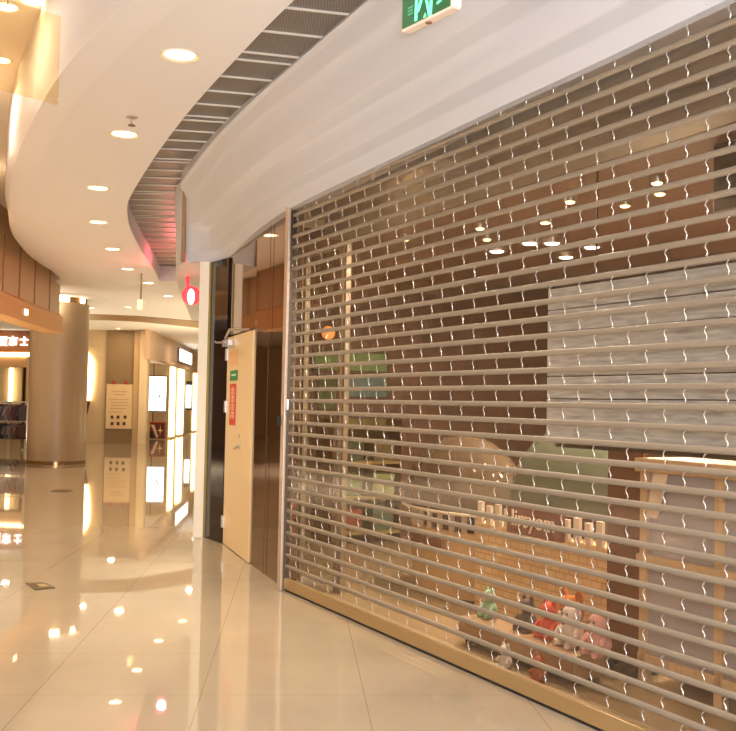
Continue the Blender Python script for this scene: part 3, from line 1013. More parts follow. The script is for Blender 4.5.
# dark strip in the far ceiling
st = MB()
fr_ = [G(80, 314, ZC), G(110, 314.6, ZC), G(140, 316, ZC), G(170, 318.5, ZC), G(203, 321.5, ZC)]
bk_ = [G(80, 319.5, ZC), G(110, 320, ZC), G(140, 321.5, ZC), G(170, 324.5, ZC), G(203, 328, ZC)]
dz = V((0, 0, -0.012))
fg = thing('far_air_grille', 'narrow dark air grille strip across the far ceiling behind the column', 'air grille', fr_[2])
for a1, b1, a2_, b2 in zip(fr_, fr_[1:], bk_, bk_[1:]):
    MB().prism([a1 + dz, b1 + dz, b2 + dz, a2_ + dz], (0, 0, 0.02)).build('panel', mat('dark_tan_grille', (140, 108, 66), 0.5, metal=0.2), fg, world=True)

# hanging glass
pr_t, pr_b = D(61, 17, 6.2), D(57, 105, 6.2)
pl_b, pl_t = D(-30, 82, 5.78), D(-30, -10, 5.78)
hg = thing('hanging_glass_panel', 'clear frameless glass panel hanging in front of the raised ceiling edge', 'glass panel', pr_b)
pr_t = V((pr_b.x, pr_b.y, pr_t.z)); pl_t = V((pl_b.x, pl_b.y, pr_t.z)); pl_b.z = pr_b.z
tn = (pl_b - pr_b).normalized()
nn = V((-tn.y, tn.x, 0)) * 0.012
MB().hexa(pr_b, pl_b - pr_b, nn, (0, 0, pr_t.z - pr_b.z)).build('glass', M_SMOKE, hg, world=True, bevel=0.002)
for f_ in (0.62, 0.95):
    q = pr_t + (pl_b - pr_b) * f_
    MB().tube([q - V((0, 0, 0.03)), V((q.x, q.y, 4.3))], 0.008, 6).build('rod', M_STEEL, hg, world=True)

# ring bulkhead around the void
I_pts = [(-1.6, 2.5), (-2.5, 5.0), (-3.5, 7.5), (-4.65, 10.3), (-5.25, 13.0), (-5.6, 15.2), (-5.85, 17.4), (-6.02, 19.4)]
I_c = smooth_curve([(x, y, 0) for x, y in I_pts], 6)
struct(MB().loft([[V((p.x, p.y, z)) for z in (3.0, 4.3)] for p in I_c], closed=False).build('wall_void_upper', M_SEAM, smooth=60))
tb = MB()
tb.loft([[V((p.x + 0.07, p.y, 2.66)), V((p.x + 0.07, p.y, 2.98)), V((p.x + 0.02, p.y, 3.03)), V((p.x - 0.3, p.y, 3.03)), V((p.x - 0.3, p.y, 2.66))] for p in I_c], closed=True)
struct(tb.build('trim_9', M_TAN, smooth=30))
for i in (24, 27, 30, 33, 36, 39):
    p = I_c[i]
    struct(MB().box(p.x + 0.002, p.x + 0.012, p.y - 0.02, p.y + 0.02, 3.03, 3.9).build('trim_%d' % (10 + (i - 24) // 3), mat('seam_dark', (156, 126, 92), 0.6)))
q = D(14, 320, 16.0)
tl = thing('bulkhead_spot', 'little glowing spot lamp on the face of the tan bulkhead', 'spot lamp', V((I_c[33].x + 0.08, I_c[33].y, 2.80)))
MB().box(0, 0.05, -0.10, 0.10, -0.06, 0.06).build('housing', M_RIM, tl, bevel=0.01)
MB().box(0.05, 0.056, -0.08, 0.08, -0.045, 0.045).build('lens', M_STRIP, tl)

struct(MB().box(-19, 3, 49.5, 49.7, 0, 4.3).build('wall_end', M_CREAM))
struct(MB().box(-19, -18.8, -8, 40, 0, 4.3).build('wall_left', mat('left_wall', (196, 150, 100), 0.5)))
# ------------------------------------------------------------------ column
cx, cy, cr = -6.70, 21.66, 0.61
co = thing('round_column', 'thick taupe round column standing on the floor under the ring bulkhead', 'column', V((cx, cy, 0)))
MB().lathe((0, 0, 0), [(cr, 0.06), (cr, 3.44)], 48).build('shaft', M_TAUPE, co, smooth=60)
MB().lathe((0, 0, 0), [(cr + 0.012, 0.0), (cr + 0.012, 0.07), (cr - 0.02, 0.075)], 48).build('base_ring', mat('brass_base', (150, 118, 80), 0.2, metal=0.8), co, smooth=40)
MB().lathe((0, 0, 0), [(cr - 0.06, 3.43), (cr - 0.06, 3.60)], 48).build('neck', mat('dark_neck', (108, 78, 46), 0.6), co, smooth=60)
for a_, nm in ((-1.23, 0), (-1.05, 1), (-0.40, 2)):
    MB().lathe((math.cos(a_) * (cr - 0.02), math.sin(a_) * (cr - 0.02), 3.50), [(0.045, -0.05), (0.05, 0.05)], 12).build('uplight', M_DIFF, co)
struct(MB().lathe((cx, cy, 3.56), [(1.0, 0.0), (1.05, 0.05)], 40).build('trim_20', M_CEIL, smooth=40))

# ------------------------------------------------------------------ far end: cream wall, grey panel, notice stand, facade
YW = 32.0
x0 = D(60, 400, YW).x
x1 = D(147.5, 400, YW).x
struct(MB().box(x0, x1 - 0.0, YW, YW + 0.2, 0, ZC).build('wall_far', M_CREAM))
xg0, xg1, xg2 = D(106, 400, YW).x, D(134, 400, YW).x, D(140, 400, YW).x
struct(MB().box(xg0, xg1, YW - 0.08, YW, 0, ZC).build('trim_21', mat('grey_taupe_panel', (150, 124, 88), 0.5)))
struct(MB().box(xg1, xg2, YW - 0.16, YW, 0, ZC).build('trim_22', mat('tan_jamb', (206, 172, 126), 0.5)))
struct(MB().box(xg2, x1, YW - 0.20, YW, 0, ZC).build('trim_23', mat('pale_jamb', (246, 224, 184), 0.5)))


def farplate(parent, xa, ya, xb, yb, Y, name, m, th=0.03):
    a, b = D(xa, ya, Y), D(xb, yb, Y)
    return MB().box(min(a.x, b.x), max(a.x, b.x), Y - th, Y, min(a.z, b.z), max(a.z, b.z)).build(name, m, parent, world=True)


ns = thing('notice_board', 'cream notice board with small black pictograms on the grey wall panel', 'notice board', D(120, 446, YW - 0.1))
Yn = YW - 0.09
farplate(ns, 107, 384, 132, 429, Yn, 'board', mat('notice_cream', (240, 210, 164), 0.5), 0.04)
pm = MB()
for rr_, row in enumerate(((112, 118, 125), (112, 118, 124))):
    for xx in row:
        ya = 415.5 + rr_ * 6.5
        a, b = D(xx - 1.3, ya, Yn - 0.05), D(xx + 1.3, ya + 3.2, Yn - 0.05)
        pm.box(a.x, b.x, Yn - 0.05, Yn - 0.04, b.z, a.z)
pm.build('pictogram_print', mat('dark_print', (74, 52, 36), 0.6), ns, world=True)
pm = MB()
for ya, xa, xb in ((391, 112, 127), (394, 114, 125), (399, 110, 129), (402, 110, 128), (405, 111, 129), (408, 110, 126), (411.5, 109, 122)):
    a, b = D(xa, ya, Yn - 0.05), D(xb, ya + 1.0, Yn - 0.05)
    pm.box(a.x, b.x, Yn - 0.046, Yn - 0.04, b.z, a.z)
pm.build('text_print', mat('tan_print', (206, 168, 118), 0.6), ns, world=True)
for xx in (113.5, 126.5):
    c_ = D(xx, 382.5, Yn - 0.03)
    MB().lathe(c_, [(0.055, 0), (0.055, 0.03)], 14, axis=(0, -1, 0)).build('red_badge', mat('red_badge', (196, 60, 50), 0.5), ns, world=True)
farplate(ns, 111, 444.5, 131, 448.5, YW - 0.2, 'base_plate', mat('pale_base', (240, 226, 200), 0.4), 0.08)

# lit round-headed niche beside the column
nc = thing('lit_niche', 'bright arched light niche in the far wall beside the column', 'light niche', D(83, 402, YW - 0.05))
arch = []
for k in range(13):
    a_ = math.pi * k / 12
    arch.append((83.5 + 11.2 * math.cos(a_), 366 - 15 * math.sin(a_)))
lf = [(95, 380), (93, 395), (90.5, 400.5), (74, 400.5), (72, 380)]
pts = [D(x, y, YW - 0.03) for x, y in arch[:]]
right = [D(x, y, YW - 0.03) for x, y in [(94.5, 378), (93.2, 390), (90.8, 400.5)]]
left = [D(x, y, YW - 0.03) for x, y in [(74, 400.5), (72.5, 380)]]
MB().prism(right[::-1] + pts + left[::-1], (0, -0.05, 0)).build('lit_panel', M_STRIP, nc, world=True)
MB().prism([D(x, y, YW - 0.03) for x, y in [(90.5, 401), (88, 412), (84, 423), (76, 423), (74, 401)]], (0, -0.06, 0)).build('lower_panel', mat('dark_red_panel', (96, 52, 36), 0.5), nc, world=True)

# facade receding on the far side
F0 = V((D(148, 400, 31.2).x, 31.2, 0))
F1 = V((-8.15, 50, 0))
fd = (F1 - F0).normalized()
fn = V((fd.y, -fd.x, 0))


def fac(x):
    """distance along the facade seen at picture column x"""
    d = ray(x, 400)
    d = V((d.x, d.y, 0))
    o = V((CAM.x, CAM.y, 0))
    # o + d*s = F0 + fd*t
    det = d.x * (-fd.y) + fd.x * d.y
    rhs = F0 - o
    t = (d.x * rhs.y - d.y * rhs.x) / det * 1.0
    return t


# solve sign robustly
def fac_t(x):
    lo, hi = -1.0, 25.0

    def px(t):
        v = F0 + fd * t + V((0, 0, 1.42)) - CAM
        return 368 + FPX * v.dot(RT) / v.dot(FW)
    for _ in range(50):
        m_ = (lo + hi) / 2
        if px(m_) < x:
            lo = m_
        else:
            hi = m_
    return lo


def facbox(t0, t1, d0, d1, z0, z1):
    return MB().hexa(F0 + fd * t0 + fn * d0 + V((0, 0, z0)), fd * (t1 - t0), fn * (d1 - d0), (0, 0, z1 - z0))


t170 = fac_t(169.5)
struct(facbox(0, 19, -0.15, 0, 2.66, ZC).build('wall_shop_row', mat('pale_pink_wall', (230, 196, 164), 0.5)))
struct(facbox(t170, 19, -0.2, -0.02, 0, 2.7).build('wall_shop_row_lower', M_CREAM))
YN = (F0 + fd * t170).y
struct(MB().box(-9.5, (F0 + fd * t170).x - 0.15, YN, YN + 0.2, 0, 2.7).build('wall_nook', M_CREAM))
struct(MB().box(-11, -8.6, YW + 0.2, YN, 0, 2.7).build('wall_nook_side', M_CREAM))
struct(MB().box(-9.5, -7.0, YW + 0.3, YN, 2.7, 2.75).build('ceiling_nook', M_CREAM))
for i, (xa, xb) in enumerate(((169.8, 173.0), (177.5, 181.8), (193.0, 195.5))):
    t0, t1 = fac_t(xa), fac_t(xb)
    o = thing('light_column', ('slim bright light column beside the hanging lit poster', 'wide bright light column in the middle of the far shop row', 'bright light column at the end of the far shop row by the pilaster')[i], 'light column', F0 + fd * t0)
    mbb = facbox(t0, t1, 0.0, 0.08, 0.06, 2.62)
    mbb.build('tube', M_STRIP, o, world=True)
    facbox(t0, t1, 0.0, 0.1, 0.0, 0.06).build('base', M_RIM, o, world=True)
    facbox(t0, t1, 0.0, 0.1, 2.62, 2.66).build('cap', M_RIM, o, world=True)
t0, t1 = fac_t(176), fac_t(188)
sgn = thing('shop_sign', 'white lit shop sign on the pink wall above the light columns', 'shop sign', F0 + fd * t0 + V((0, 0, 2.95)))
facbox(t0, t1, 0.0, 0.12, 2.92, 3.38).build('light_box', M_SIGNW, sgn, world=True)
facbox(t0 - 0.03, t1 + 0.03, 0.0, 0.09, 2.88, 3.42).build('casing', mat('grey_casing', (150, 140, 140), 0.4), sgn, world=True)
# hanging lit poster in the nook
YP = YN - 0.5
lb = thing('lit_poster_frame', 'white lit poster in a dark frame hanging on rods in the far nook', 'lit poster', D(158, 412, YP))
farplate(lb, 148.5, 375.5, 166.5, 412, YP, 'frame', mat('dark_poster_frame', (64, 60, 56), 0.4), 0.06)
farplate(lb, 149.2, 376.5, 165.7, 411, YP - 0.06, 'lit_sheet', M_BOX, 0.01)
pm = MB()
c1, c2, c3 = D(159.5, 400, YP - 0.08), D(161, 393, YP - 0.08), D(162, 394, YP - 0.08)
pm.prism([D(157.5, 399, YP - 0.08), D(159.5, 398, YP - 0.08), D(161.5, 392, YP - 0.08), D(160.5, 392, YP - 0.08)], (0, -0.004, 0))
pm.build('print', mat('blue_print', (120, 150, 170), 0.5), lb, world=True)
pm = MB()
pm.prism([D(150, 404, YP - 0.08), D(152, 405, YP - 0.08), D(155.5, 402.5, YP - 0.08), D(155.5, 403.5, YP - 0.08), D(152, 406, YP - 0.08), D(150, 405, YP - 0.08)], (0, -0.004, 0))
pm.build('print', mat('blue_print', (120, 150, 170), 0.5), lb, world=True)
a = D(154, 375.5, YP)
MB().tube([V((a.x, YP - 0.03, a.z)), V((a.x, YP - 0.03, 2.7))], 0.015, 6).build('rod', M_RUBBER, lb, world=True)
a = D(153, 412, YP)
MB().tube([V((a.x, YP - 0.03, a.z)), V((a.x, YP - 0.03, 0.0))], 0.015, 6).build('rod', M_RUBBER, lb, world=True)
# red box stand
YR = YN - 0.9
a, b = D(150, 423, YR), D(164, 440, YR)
rb = thing('red_display_stand', 'red and dark display stand on the floor under the lit poster', 'display stand', V(((a.x + b.x) / 2, YR, 0)))
MB().box(a.x, b.x, YR, YR + 0.3, 0.03, a.z).build('body', mat('dark_red_stand', (112, 40, 30), 0.4), rb, world=True, bevel=0.01)
MB().box(a.x - 0.02, b.x + 0.02, YR - 0.02, YR + 0.32, a.z, a.z + 0.04).build('top', mat('red_top', (196, 70, 50), 0.4), rb, world=True)
w_ = b.x - a.x
mp_ = MB()
mp_.prism([(a.x + w_ * 0.05, YR - 0.006, a.z - 0.06), (a.x + w_ * 0.30, YR - 0.006, a.z - 0.06), (a.x + w_ * 0.62, YR - 0.006, a.z * 0.12), (a.x + w_ * 0.45, YR - 0.006, a.z * 0.12), (a.x + w_ * 0.22, YR - 0.006, a.z * 0.62)], (0, 0.006, 0))
mp_.build('white_swoosh', mat('pale_swoosh', (240, 205, 180), 0.4), rb, world=True)
MB().prism([(a.x, YR - 0.005, 0.04), (a.x + w_ * 0.42, YR - 0.005, 0.04), (a.x, YR - 0.005, a.z * 0.62)], (0, 0.005, 0)).build('black_corner', mat('stand_black', (40, 30, 22), 0.4), rb, world=True)
sc_ = (a.x + w_ * 0.72, a.z * 0.55)
mp_ = MB()
star = []
for k in range(8):
    r_ = 0.16 if k % 2 == 0 else 0.035
    star.append((sc_[0] + r_ * math.sin(math.pi * k / 4) * 0.7, YR - 0.006, sc_[1] + r_ * math.cos(math.pi * k / 4) * 1.3))
mp_.prism(star, (0, 0.006, 0)).build('star_mark', mat('star_gold', (255, 226, 170), 0.4), rb, world=True)
# second lit poster
t0 = fac_t(186.5)
q = F0 + fd * t0 + fn * 0.35
YP2 = q.y
lb2 = thing('lit_poster_frame', 'small lit poster with a dark frame standing before the far light columns', 'lit poster', V((q.x, YP2, 0)))
farplate(lb2, 184.5, 381, 192, 410, YP2, 'frame', mat('dark_poster_frame', (64, 60, 56)), 0.06)
farplate(lb2, 186.5, 385, 191, 408, YP2 - 0.06, 'lit_sheet', M_BOX, 0.01)
a = D(188, 410, YP2)
MB().tube([V((a.x, YP2 - 0.03, a.z)), V((a.x, YP2 - 0.03, 0))], 0.03, 8).build('post', M_STEEL, lb2, world=True)
MB().lathe((a.x, YP2 - 0.03, 0), [(0.25, 0), (0.25, 0.02), (0.05, 0.04)], 18).build('foot', M_STEEL, lb2, world=True)

# ------------------------------------------------------------------ far shop on the atrium's other side
YS = 33.0
xl, xr = D(-25, 400, YS).x, D(40, 400, YS).x
zs = lambda y: D(13, y, YS).z
struct(MB().box(xl, xr, YS, YS + 0.2, zs(352), ZC + 0.2).build('wall_boutique_fascia', mat('brown_fascia', (148, 92, 52), 0.5)))
struct(MB().box(xl, xr, YS, YS + 0.2, zs(367), zs(357)).build('wall_boutique_header', mat('tan_header', (236, 190, 140), 0.5)))
struct(MB().box(xl, xr, YS + 2.4, YS + 2.6, 0, zs(340)).build('wall_boutique_back', mat('orange_wood', (168, 88, 34), 0.45)))
struct(MB().box(xl, D(9, 400, YS).x, YS + 1.2, YS + 1.3, 0, zs(366)).build('wall_boutique_side', M_CREAM))
o = thing('strip_light', 'long bright strip light in the header of the boutique behind the column', 'strip light', V((D(0, 355, YS).x, YS, zs(356.5))))
a, b = D(-20, 352.5, YS), D(11, 356.5, YS)
MB().box(a.x, b.x, YS - 0.08, YS + 0.05, b.z, a.z).build('tube', M_STRIP, o, world=True)
a, b = D(12, 352.5, YS), D(32, 356.5, YS)
MB().box(a.x, b.x, YS - 0.08, YS + 0.05, b.z, a.z).build('tube', M_STRIP, o, world=True)
MB().box(xl, xr, YS + 0.02, YS + 0.10, zs(357.3), zs(352)).build('channel', M_RIM, o, world=True)
o = thing('light_column', 'thin bright upright light beside the orange wood panel of the boutique', 'light column', V((D(11, 400, YS).x, YS + 1.1, 0)))
a, b = D(10.2, 368, YS + 1.1), D(12.6, 402, YS + 1.1)
MB().box(a.x, b.x, YS + 1.0, YS + 1.1, b.z, a.z).build('tube', M_STRIP, o, world=True)
MB().box(a.x, b.x, YS + 1.0, YS + 1.1, 0, b.z).build('base', M_RIM, o, world=True)
# the glyphs of the sign
STROKES = {
    'b': [(0.0, 0.0, 0.12, 1), (0.88, 0.0, 1, 1), (0, 0.88, 1, 1), (0, 0, 1, 0.12), (0.2, 0.62, 0.8, 0.74), (0.44, 0.48, 0.56, 0.84), (0.28, 0.2, 0.4, 0.48), (0.6, 0.2, 0.72, 0.48), (0.28, 0.2, 0.72, 0.3), (0.28, 0.4, 0.72, 0.5)],
    'j': [(0.44, 0.86, 0.56, 1.06), (0.0, 0.78, 1.0, 0.90), (0.2, 0.42, 0.8, 0.52), (0.2, 0.62, 0.8, 0.72), (0.2, 0.42, 0.32, 0.72), (0.68, 0.42, 0.8, 0.72), (0.44, 0.0, 0.56, 0.45), (0.12, 0.05, 0.26, 0.34), (0.74, 0.05, 0.88, 0.34), (0.3, 0.0, 0.5, 0.1)],
    's': [(0.44, 0.05, 0.58, 1.0), (0.05, 0.58, 0.95, 0.74), (0.1, 0.0, 0.9, 0.15), ],
}
for gph, xa, xb, lab in (('b', -3.5, 6, 'white lit boxed character, first of the three on the boutique sign'), ('j', 8, 17.2, 'white lit character in the middle of the boutique sign'), ('s', 19.5, 28, 'white lit character nearest the column on the boutique sign')):
    a, b = D(xa, 336.5, YS - 0.1), D(xb, 345.5, YS - 0.1)
    o = thing('sign_character', lab, 'sign character', V((a.x, YS - 0.1, b.z)), 0, 'characters of the boutique sign')
    ww, hh = b.x - a.x, a.z - b.z
    g_ = MB()
    for (p0, p1, p2, p3) in STROKES[gph]:
        g_.box(p0 * ww, p2 * ww, 0, 0.06, p1 * hh, p3 * hh)
    g_.build('strokes', M_SIGNW, o)
    MB().box(ww * 0.45, ww * 0.55, 0.06, 0.10, hh * 0.3, hh * 0.6).build('bracket', M_STEEL, o)

# clothes racks before the boutique
YR = 27.0
xa, xb = D(-12, 440, YR).x, D(27.0, 440, YR).x
ck = thing('clothes_rack', 'chrome clothes rack with two rails of dark garments left of the column', 'clothes rack', V(((xa + xb) / 2, YR, 0)))
zr1, zr2 = D(10, 402, YR).z, D(10, 421, YR).z
for z in (zr1, zr2):
    MB().tube([(xa, YR, z), (xb, YR, z)], 0.02, 8).build('rail', M_CHROME, ck, world=True)
for x in (xa + 0.02, xb - 0.02):
    MB().tube([(x, YR, 0), (x, YR, zr1)], 0.022, 8).build('post', M_CHROME, ck, world=True)
    MB().box(x - 0.03, x + 0.03, YR - 0.3, YR + 0.3, 0, 0.03).build('foot', M_CHROME, ck, world=True)
gcols = [(52, 44, 50), (86, 78, 80), (66, 36, 34), (40, 38, 44), (110, 100, 104), (58, 48, 46), (44, 34, 40), (96, 60, 56)]
gn = ['charcoal', 'mid grey', 'maroon', 'blackish', 'pale grey', 'dark brown', 'plum black', 'dusty red']
n_g = 8
for row, (zr, hgt) in enumerate(((zr1, 0.44), (zr2, 0.42))):
    for i in range(n_g):
        x = xa + 0.08 + (xb - xa - 0.16) * i / (n_g - 1)
        c = gcols[(i * 3 + row * 5) % 8]
        nmn = gn[(i * 3 + row * 5) % 8]
        where = ['at the far end from the column', 'second from that end', 'third from that end', 'fourth from that end', 'fourth from the column', 'third from the column', 'second from the column', 'beside the column'][i]
        t = thing('hanging_garment', f'{nmn} garment on the {("upper", "lower")[row]} rack rail, {where}', 'garment', V((x, YR, zr)), 0, 'garments on the clothes rack')
        sw = 0.055
        out = [(-0.03, 0.0), (-0.06, -0.04), (-0.2, -0.09), (-0.25, -0.30), (-0.2, -0.32), (-0.17, -0.2), (-0.18, -hgt), (0.18, -hgt), (0.17, -0.2), (0.2, -0.32), (0.25, -0.30), (0.2, -0.09), (0.06, -0.04), (0.03, 0.0)]
        tw = math.radians(38)
        MB().prism([(-sw / 2 + p_ * math.sin(tw), p_ * math.cos(tw), z_ - 0.06) for p_, z_ in out], (sw, 0, 0)).build('cloth', mat('cloth_%s' % nmn.replace(' ', '_'), c, 0.8), t, bevel=0.01)
        MB().tube([(0, 0, -0.06), (0, 0.0, -0.01), (0, 0.02, 0.025), (0, -0.015, 0.03)], 0.006, 5).build('hanger_hook', M_CHROME, t)

# ------------------------------------------------------------------ floor plates
pp = [G(25.5, 583.5), G(44.5, 583), G(55, 588.5), G(35, 590.3)]
c = sum(pp, V()) / 4
fp = thing('floor_socket_plate', 'square dark metal floor plate with a pale centre in the tiles', 'floor plate', V((c.x, c.y, 0)))
MB().prism([p for p in pp], (0, 0, 0.006)).build('plate', mat('dark_plate', (96, 82, 56), 0.35, metal=0.5), fp, world=True)
cq = [c + (p - c) * 0.42 + V((0.02, 0, 0.006)) for p in pp]
MB().prism(cq, (0, 0, 0.004)).build('lid', mat('pale_lid', (196, 176, 130), 0.3, metal=0.4), fp, world=True)
c = G(62, 491)
f2 = thing('floor_drain', 'tiny dark floor plate far off in front of the column', 'floor plate', V((c.x, c.y, 0)))
MB().box(-0.14, 0.14, -0.14, 0.14, 0, 0.005).build('plate', mat('dark_plate', (96, 82, 56)), f2)
MB().box(-0.09, 0.09, -0.09, 0.09, 0.005, 0.008).build('lid', mat('plate_grid', (66, 54, 38), 0.4), f2)

# ------------------------------------------------------------------ exit sign
A0, A1 = D(401.3, 32.5, 4.20), D(452.5, 6.5, 3.92)
zb = A0.z
A1 = V((A1.x, A1.y, zb))
es_dir = (A1 - A0).normalized()
ea = math.atan2(es_dir.y, es_dir.x)
LEN = (A1 - A0).length
ex = thing('exit_sign', 'green lit exit sign in a pale box hanging before the fascia', 'exit sign', A0, ea)
HS = 0.19
MB().box(0, LEN, 0.0, 0.045, 0, HS).build('housing', mat('pale_housing', (232, 214, 200), 0.4), ex, bevel=0.006)
MB().box(0.010, LEN - 0.012, -0.004, 0.0, 0.010, HS - 0.01).build('green_face', mat('green_face', (44, 96, 62), 0.35, emit=(40, 120, 70), es=0.12), ex)
g_ = MB()


def ep(u, z):
    return (u * LEN / 0.34, -0.008, z)


for poly_ in ([(0.100, 0.016), (0.116, 0.016), (0.122, 0.165), (0.106, 0.165)],
              [(0.116, 0.045), (0.130, 0.052), (0.148, 0.088), (0.148, 0.150), (0.120, 0.150), (0.120, 0.136), (0.137, 0.136), (0.136, 0.094), (0.126, 0.072), (0.116, 0.064)],
              [(0.160, 0.120), (0.171, 0.122), (0.200, 0.036), (0.208, 0.125), (0.222, 0.125), (0.212, 0.008), (0.194, 0.008)],
              [(0.160, 0.012), (0.178, 0.012), (0.172, 0.030)],
              [(0.248, 0.040), (0.275, 0.046), (0.275, 0.056), (0.248, 0.050)]):
    g_.prism([ep(u, z) for u, z in poly_], (0, 0.004, 0))
g_.build('pictogram', mat('mint_glow', (120, 240, 190), 0.4, emit=(110, 245, 185), es=0.75), ex)
g_ = MB()
for z in (0.052, 0.066, 0.080):
    g_.hexa(ep(0.055, z), (0.034, 0, 0.0), (0, 0.003, 0), (0, 0, 0.008))
g_.build('small_print', mat('dim_green_print', (80, 160, 120), 0.4, emit=(70, 170, 120), es=0.15), ex)
MB().lathe((LEN * 0.47, 0.022, 0.0), [(0.014, 0.0), (0.014, -0.004), (0.006, -0.006)], 14).build('test_button', mat('brown_button', (140, 96, 80), 0.5), ex)
MB().box(LEN, LEN + 0.008, 0.004, 0.041, 0.006, HS - 0.006).build('end_cap', M_WHITE, ex, bevel=0.003)
for u in (0.08, LEN - 0.08):
    MB().tube([(u, 0.022, HS), (u, 0.022, ZC + 0.2 - zb)], 0.006, 6).build('rod', M_STEEL, ex)

# ------------------------------------------------------------------ red neon lamp by the pilaster
p1 = D(186.5, 258, 12.0)
nl = thing('red_neon_lamp', 'glowing red neon tube ending in a round red lamp beside the pilaster', 'neon lamp', D(189, 300, 11.6))
M_RED = mat('red_neon', (255, 60, 70), 0.4, emit=(255, 50, 60), es=2.2)
pth = smooth_curve([D(184, 246, 12.6), D(186.5, 258, 12.0), D(187.3, 272, 11.8), D(188, 290, 11.7)], 5)
MB().tube(pth, 0.022, 8).build('tube', M_RED, nl, world=True, smooth=60)
c_ = D(191, 296, 11.6)
MB().lathe(c_, [(0.06, -0.02), (0.10, 0.0), (0.11, 0.05), (0.06, 0.09)], 20, axis=(0.25, -1, 0)).build('lamp_body', M_RED, nl, world=True, smooth=50)
c2 = c_ + V((0.02, -0.11, -0.02))
MB().ball(c2, (0.04, 0.03, 0.09)).build('bulb', mat('white_bulb', (255, 240, 220), 0.3, emit=(255, 225, 190), es=8), nl, world=True, smooth=60)

# ------------------------------------------------------------------ lights


def area(name, p, e, col, size, rot=(0, 0, 0), spread=180):
    l = bpy.data.lights.new(name, 'AREA')
    l.shape = 'DISK'; l.size = size; l.energy = e; l.color = col
    l.spread = math.radians(spread)
    o = bpy.data.objects.new(name, l)
    COL.objects.link(o)
    o.location = p; o.rotation_euler = rot
    return o


def point(name, p, e, col, r=0.1):
    l = bpy.data.lights.new(name, 'POINT')
    l.energy = e; l.color = col; l.shadow_soft_size = r
    o = bpy.data.objects.new(name, l); COL.objects.link(o); o.location = p
    return o


WARM = (1.0, 0.84, 0.62)
for x, y in dl:
    area('downlight_and_fill', (x, y, ZC - 0.03), 18, WARM if y < 12 else (1.0, 0.78, 0.50), 0.2, spread=105)
for x, y, e in ((-0.35, 4.3, 6), (0.55, 2.5, 14), (1.0, 0.5, 40), (1.4, -2, 66), (1.6, -4.5, 66), (-1.5, -1, 66), (-2.2, -4, 66)):  # unseen lamps without fixtures, added for bounce light on ceiling and fascia
    area('downlight_and_fill', (x, y, ZC - 0.03), e, (1.0, 0.97, 0.95), 0.2, spread=105)
for x, y, z in ((-2.9, 6.9, 4.2), (-3.6, 8.9, 4.2), (-4.6, 12.5, 4.2), (-5.2, 15.5, 4.2)):
    area('raised_glow', (x - 0.05, y, z), 24, (1.0, 0.88, 0.70), 0.2)
for x, y in [(G(q_[0], q_[1], ZC).x, G(q_[0], q_[1], ZC).y) for q_ in far_dl] + [(-12, 24), (-12, 30), (-9.6, 27)]:  # trailing positions are added lamps with no fixture, brightening the far end
    area('far_glow', (x, y, ZC - 0.03), 12, (1.0, 0.76, 0.48), 0.2)
for x, y in ((-4, 30), (-6, 36), (-6.5, 42)):  # more added far lamps that have no fixture
    area('far_glow', (x, y, ZC - 0.05), 30, (1, 0.84, 0.6), 0.3)
area('hall_ceiling_fill', (1.8, -5.5, 0.9), 760, (0.78, 0.88, 1.0), 4.0, (math.radians(130), 0, math.radians(8)))  # unseen cool fill added behind the viewer to brighten the near ceiling
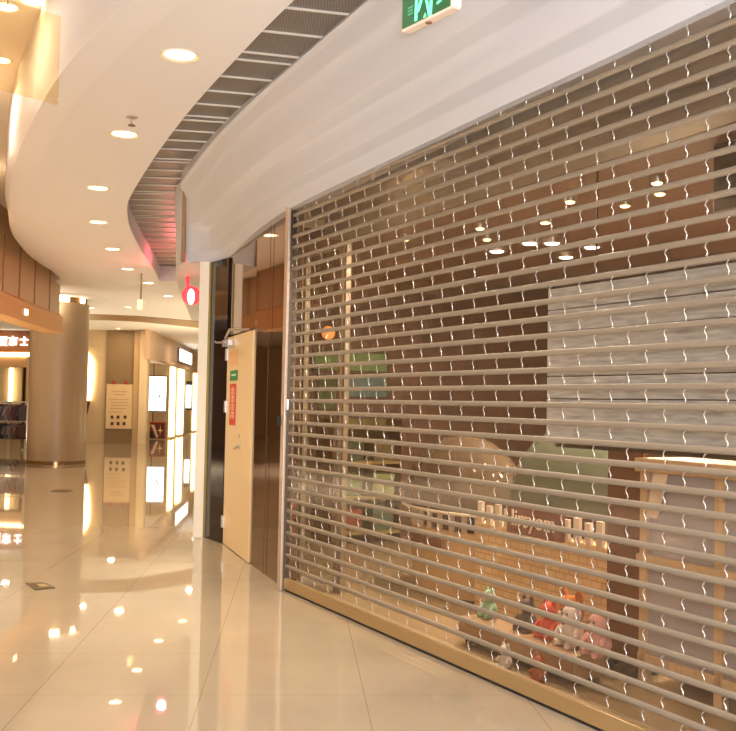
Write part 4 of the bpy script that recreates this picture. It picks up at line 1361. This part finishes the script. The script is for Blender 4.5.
# unseen lamps added over the open hall; their floor bounce fills the ceiling
for x, y, e in ((-6.0, 2.0, 270), (-6.8, 7.0, 380), (-8.6, 12.0, 760), (-9.6, 17.0, 620)):
    area('void_bounce_fill', (x, y, 4.2), e, (1.0, 0.93, 0.83), 1.5, spread=85)
area('void_up_fill', (-6.5, -1.5, 0.05), 650, (1.0, 0.86, 0.68), 4.0, (math.pi, 0, 0))  # unseen uplight added out of view to fill the ceiling
point('nook_glow', (-7.9, 34.5, 2.2), 20, (1, 0.9, 0.7))
point('neon_glow', (-3.12, 15.8, 3.35), 22, (1, 0.12, 0.16), 0.07)
point('column_spot', (cx + 0.78 * math.cos(-1.35), cy + 0.78 * math.sin(-1.35), 3.32), 5, (1, 0.85, 0.6), 0.04)
area('corridor_up_fill', (-3.2, 23.5, 0.3), 100, (1.0, 0.76, 0.46), 2.0, (math.pi, 0, 0))  # hidden uplight added behind the pilaster to brighten the far ceiling
area('corridor_up_fill', (-4.5, 29.5, 0.3), 190, (1.0, 0.76, 0.45), 1.2, (math.pi, 0, 0))  # another hidden one, added to lift the ceiling past the dark strip
area('column_up_fill', (-7.9, 25.0, 0.2), 60, (1.0, 0.84, 0.62), 1.2, (math.pi, 0, 0))  # added out of sight behind the column as fill for the ceiling
# shop interior
for u, w in ((0.5, 1.5), (2.2, 1.4), (3.8, 1.4), (1.2, 3.0), (3.2, 3.2)):
    p = S(u, w, ZI - 0.08)
    area('shop_glow', p, 75, (1.0, 0.88, 0.74), 0.2)
point('shop_fill', S(2.0, 1.9, 1.5), 40, (1, 0.78, 0.52), 0.4)
for u in (1.3, 2.0, 2.6):
    area('display_fill', S(u, 0.62, 2.66), 18, (1.0, 0.84, 0.66), 0.12)  # added lamps without fixtures, brightening the display's shutter side
# the photographer's flash
fl = area('camera_flash', CAM + V((0.06, 0.02, 0.10)), 110, (0.86, 0.90, 1.0), 0.05)
fl.rotation_euler = (math.radians(92), 0, 0)

w = bpy.data.worlds.new('world')
SC.world = w
w.use_nodes = True
bg = w.node_tree.nodes['Background']
bg.inputs[0].default_value = (1.0, 0.80, 0.56, 1)
bg.inputs[1].default_value = 0.3

# ------------------------------------------------------------------ camera
cd = bpy.data.cameras.new('camera')
cam = bpy.data.objects.new('camera', cd)
COL.objects.link(cam)
cd.sensor_fit = 'HORIZONTAL'
cd.sensor_width = 36
cd.lens = 36 * FPX / 736
m3 = Matrix((RT, UP, -FW)).transposed()
cam.matrix_world = Matrix.Translation(CAM) @ m3.to_4x4()
cd.clip_end = 200
SC.camera = cam

vs = SC.view_settings
vs.view_transform = 'Standard'
vs.look = 'None'
vs.gamma = 1
vs.exposure = -0.08
vs.use_curve_mapping = False
SC.cycles.use_denoising = True
SC.cycles.max_bounces = 8
SC.cycles.transparent_max_bounces = 24
SC.cycles.sample_clamp_indirect = 6
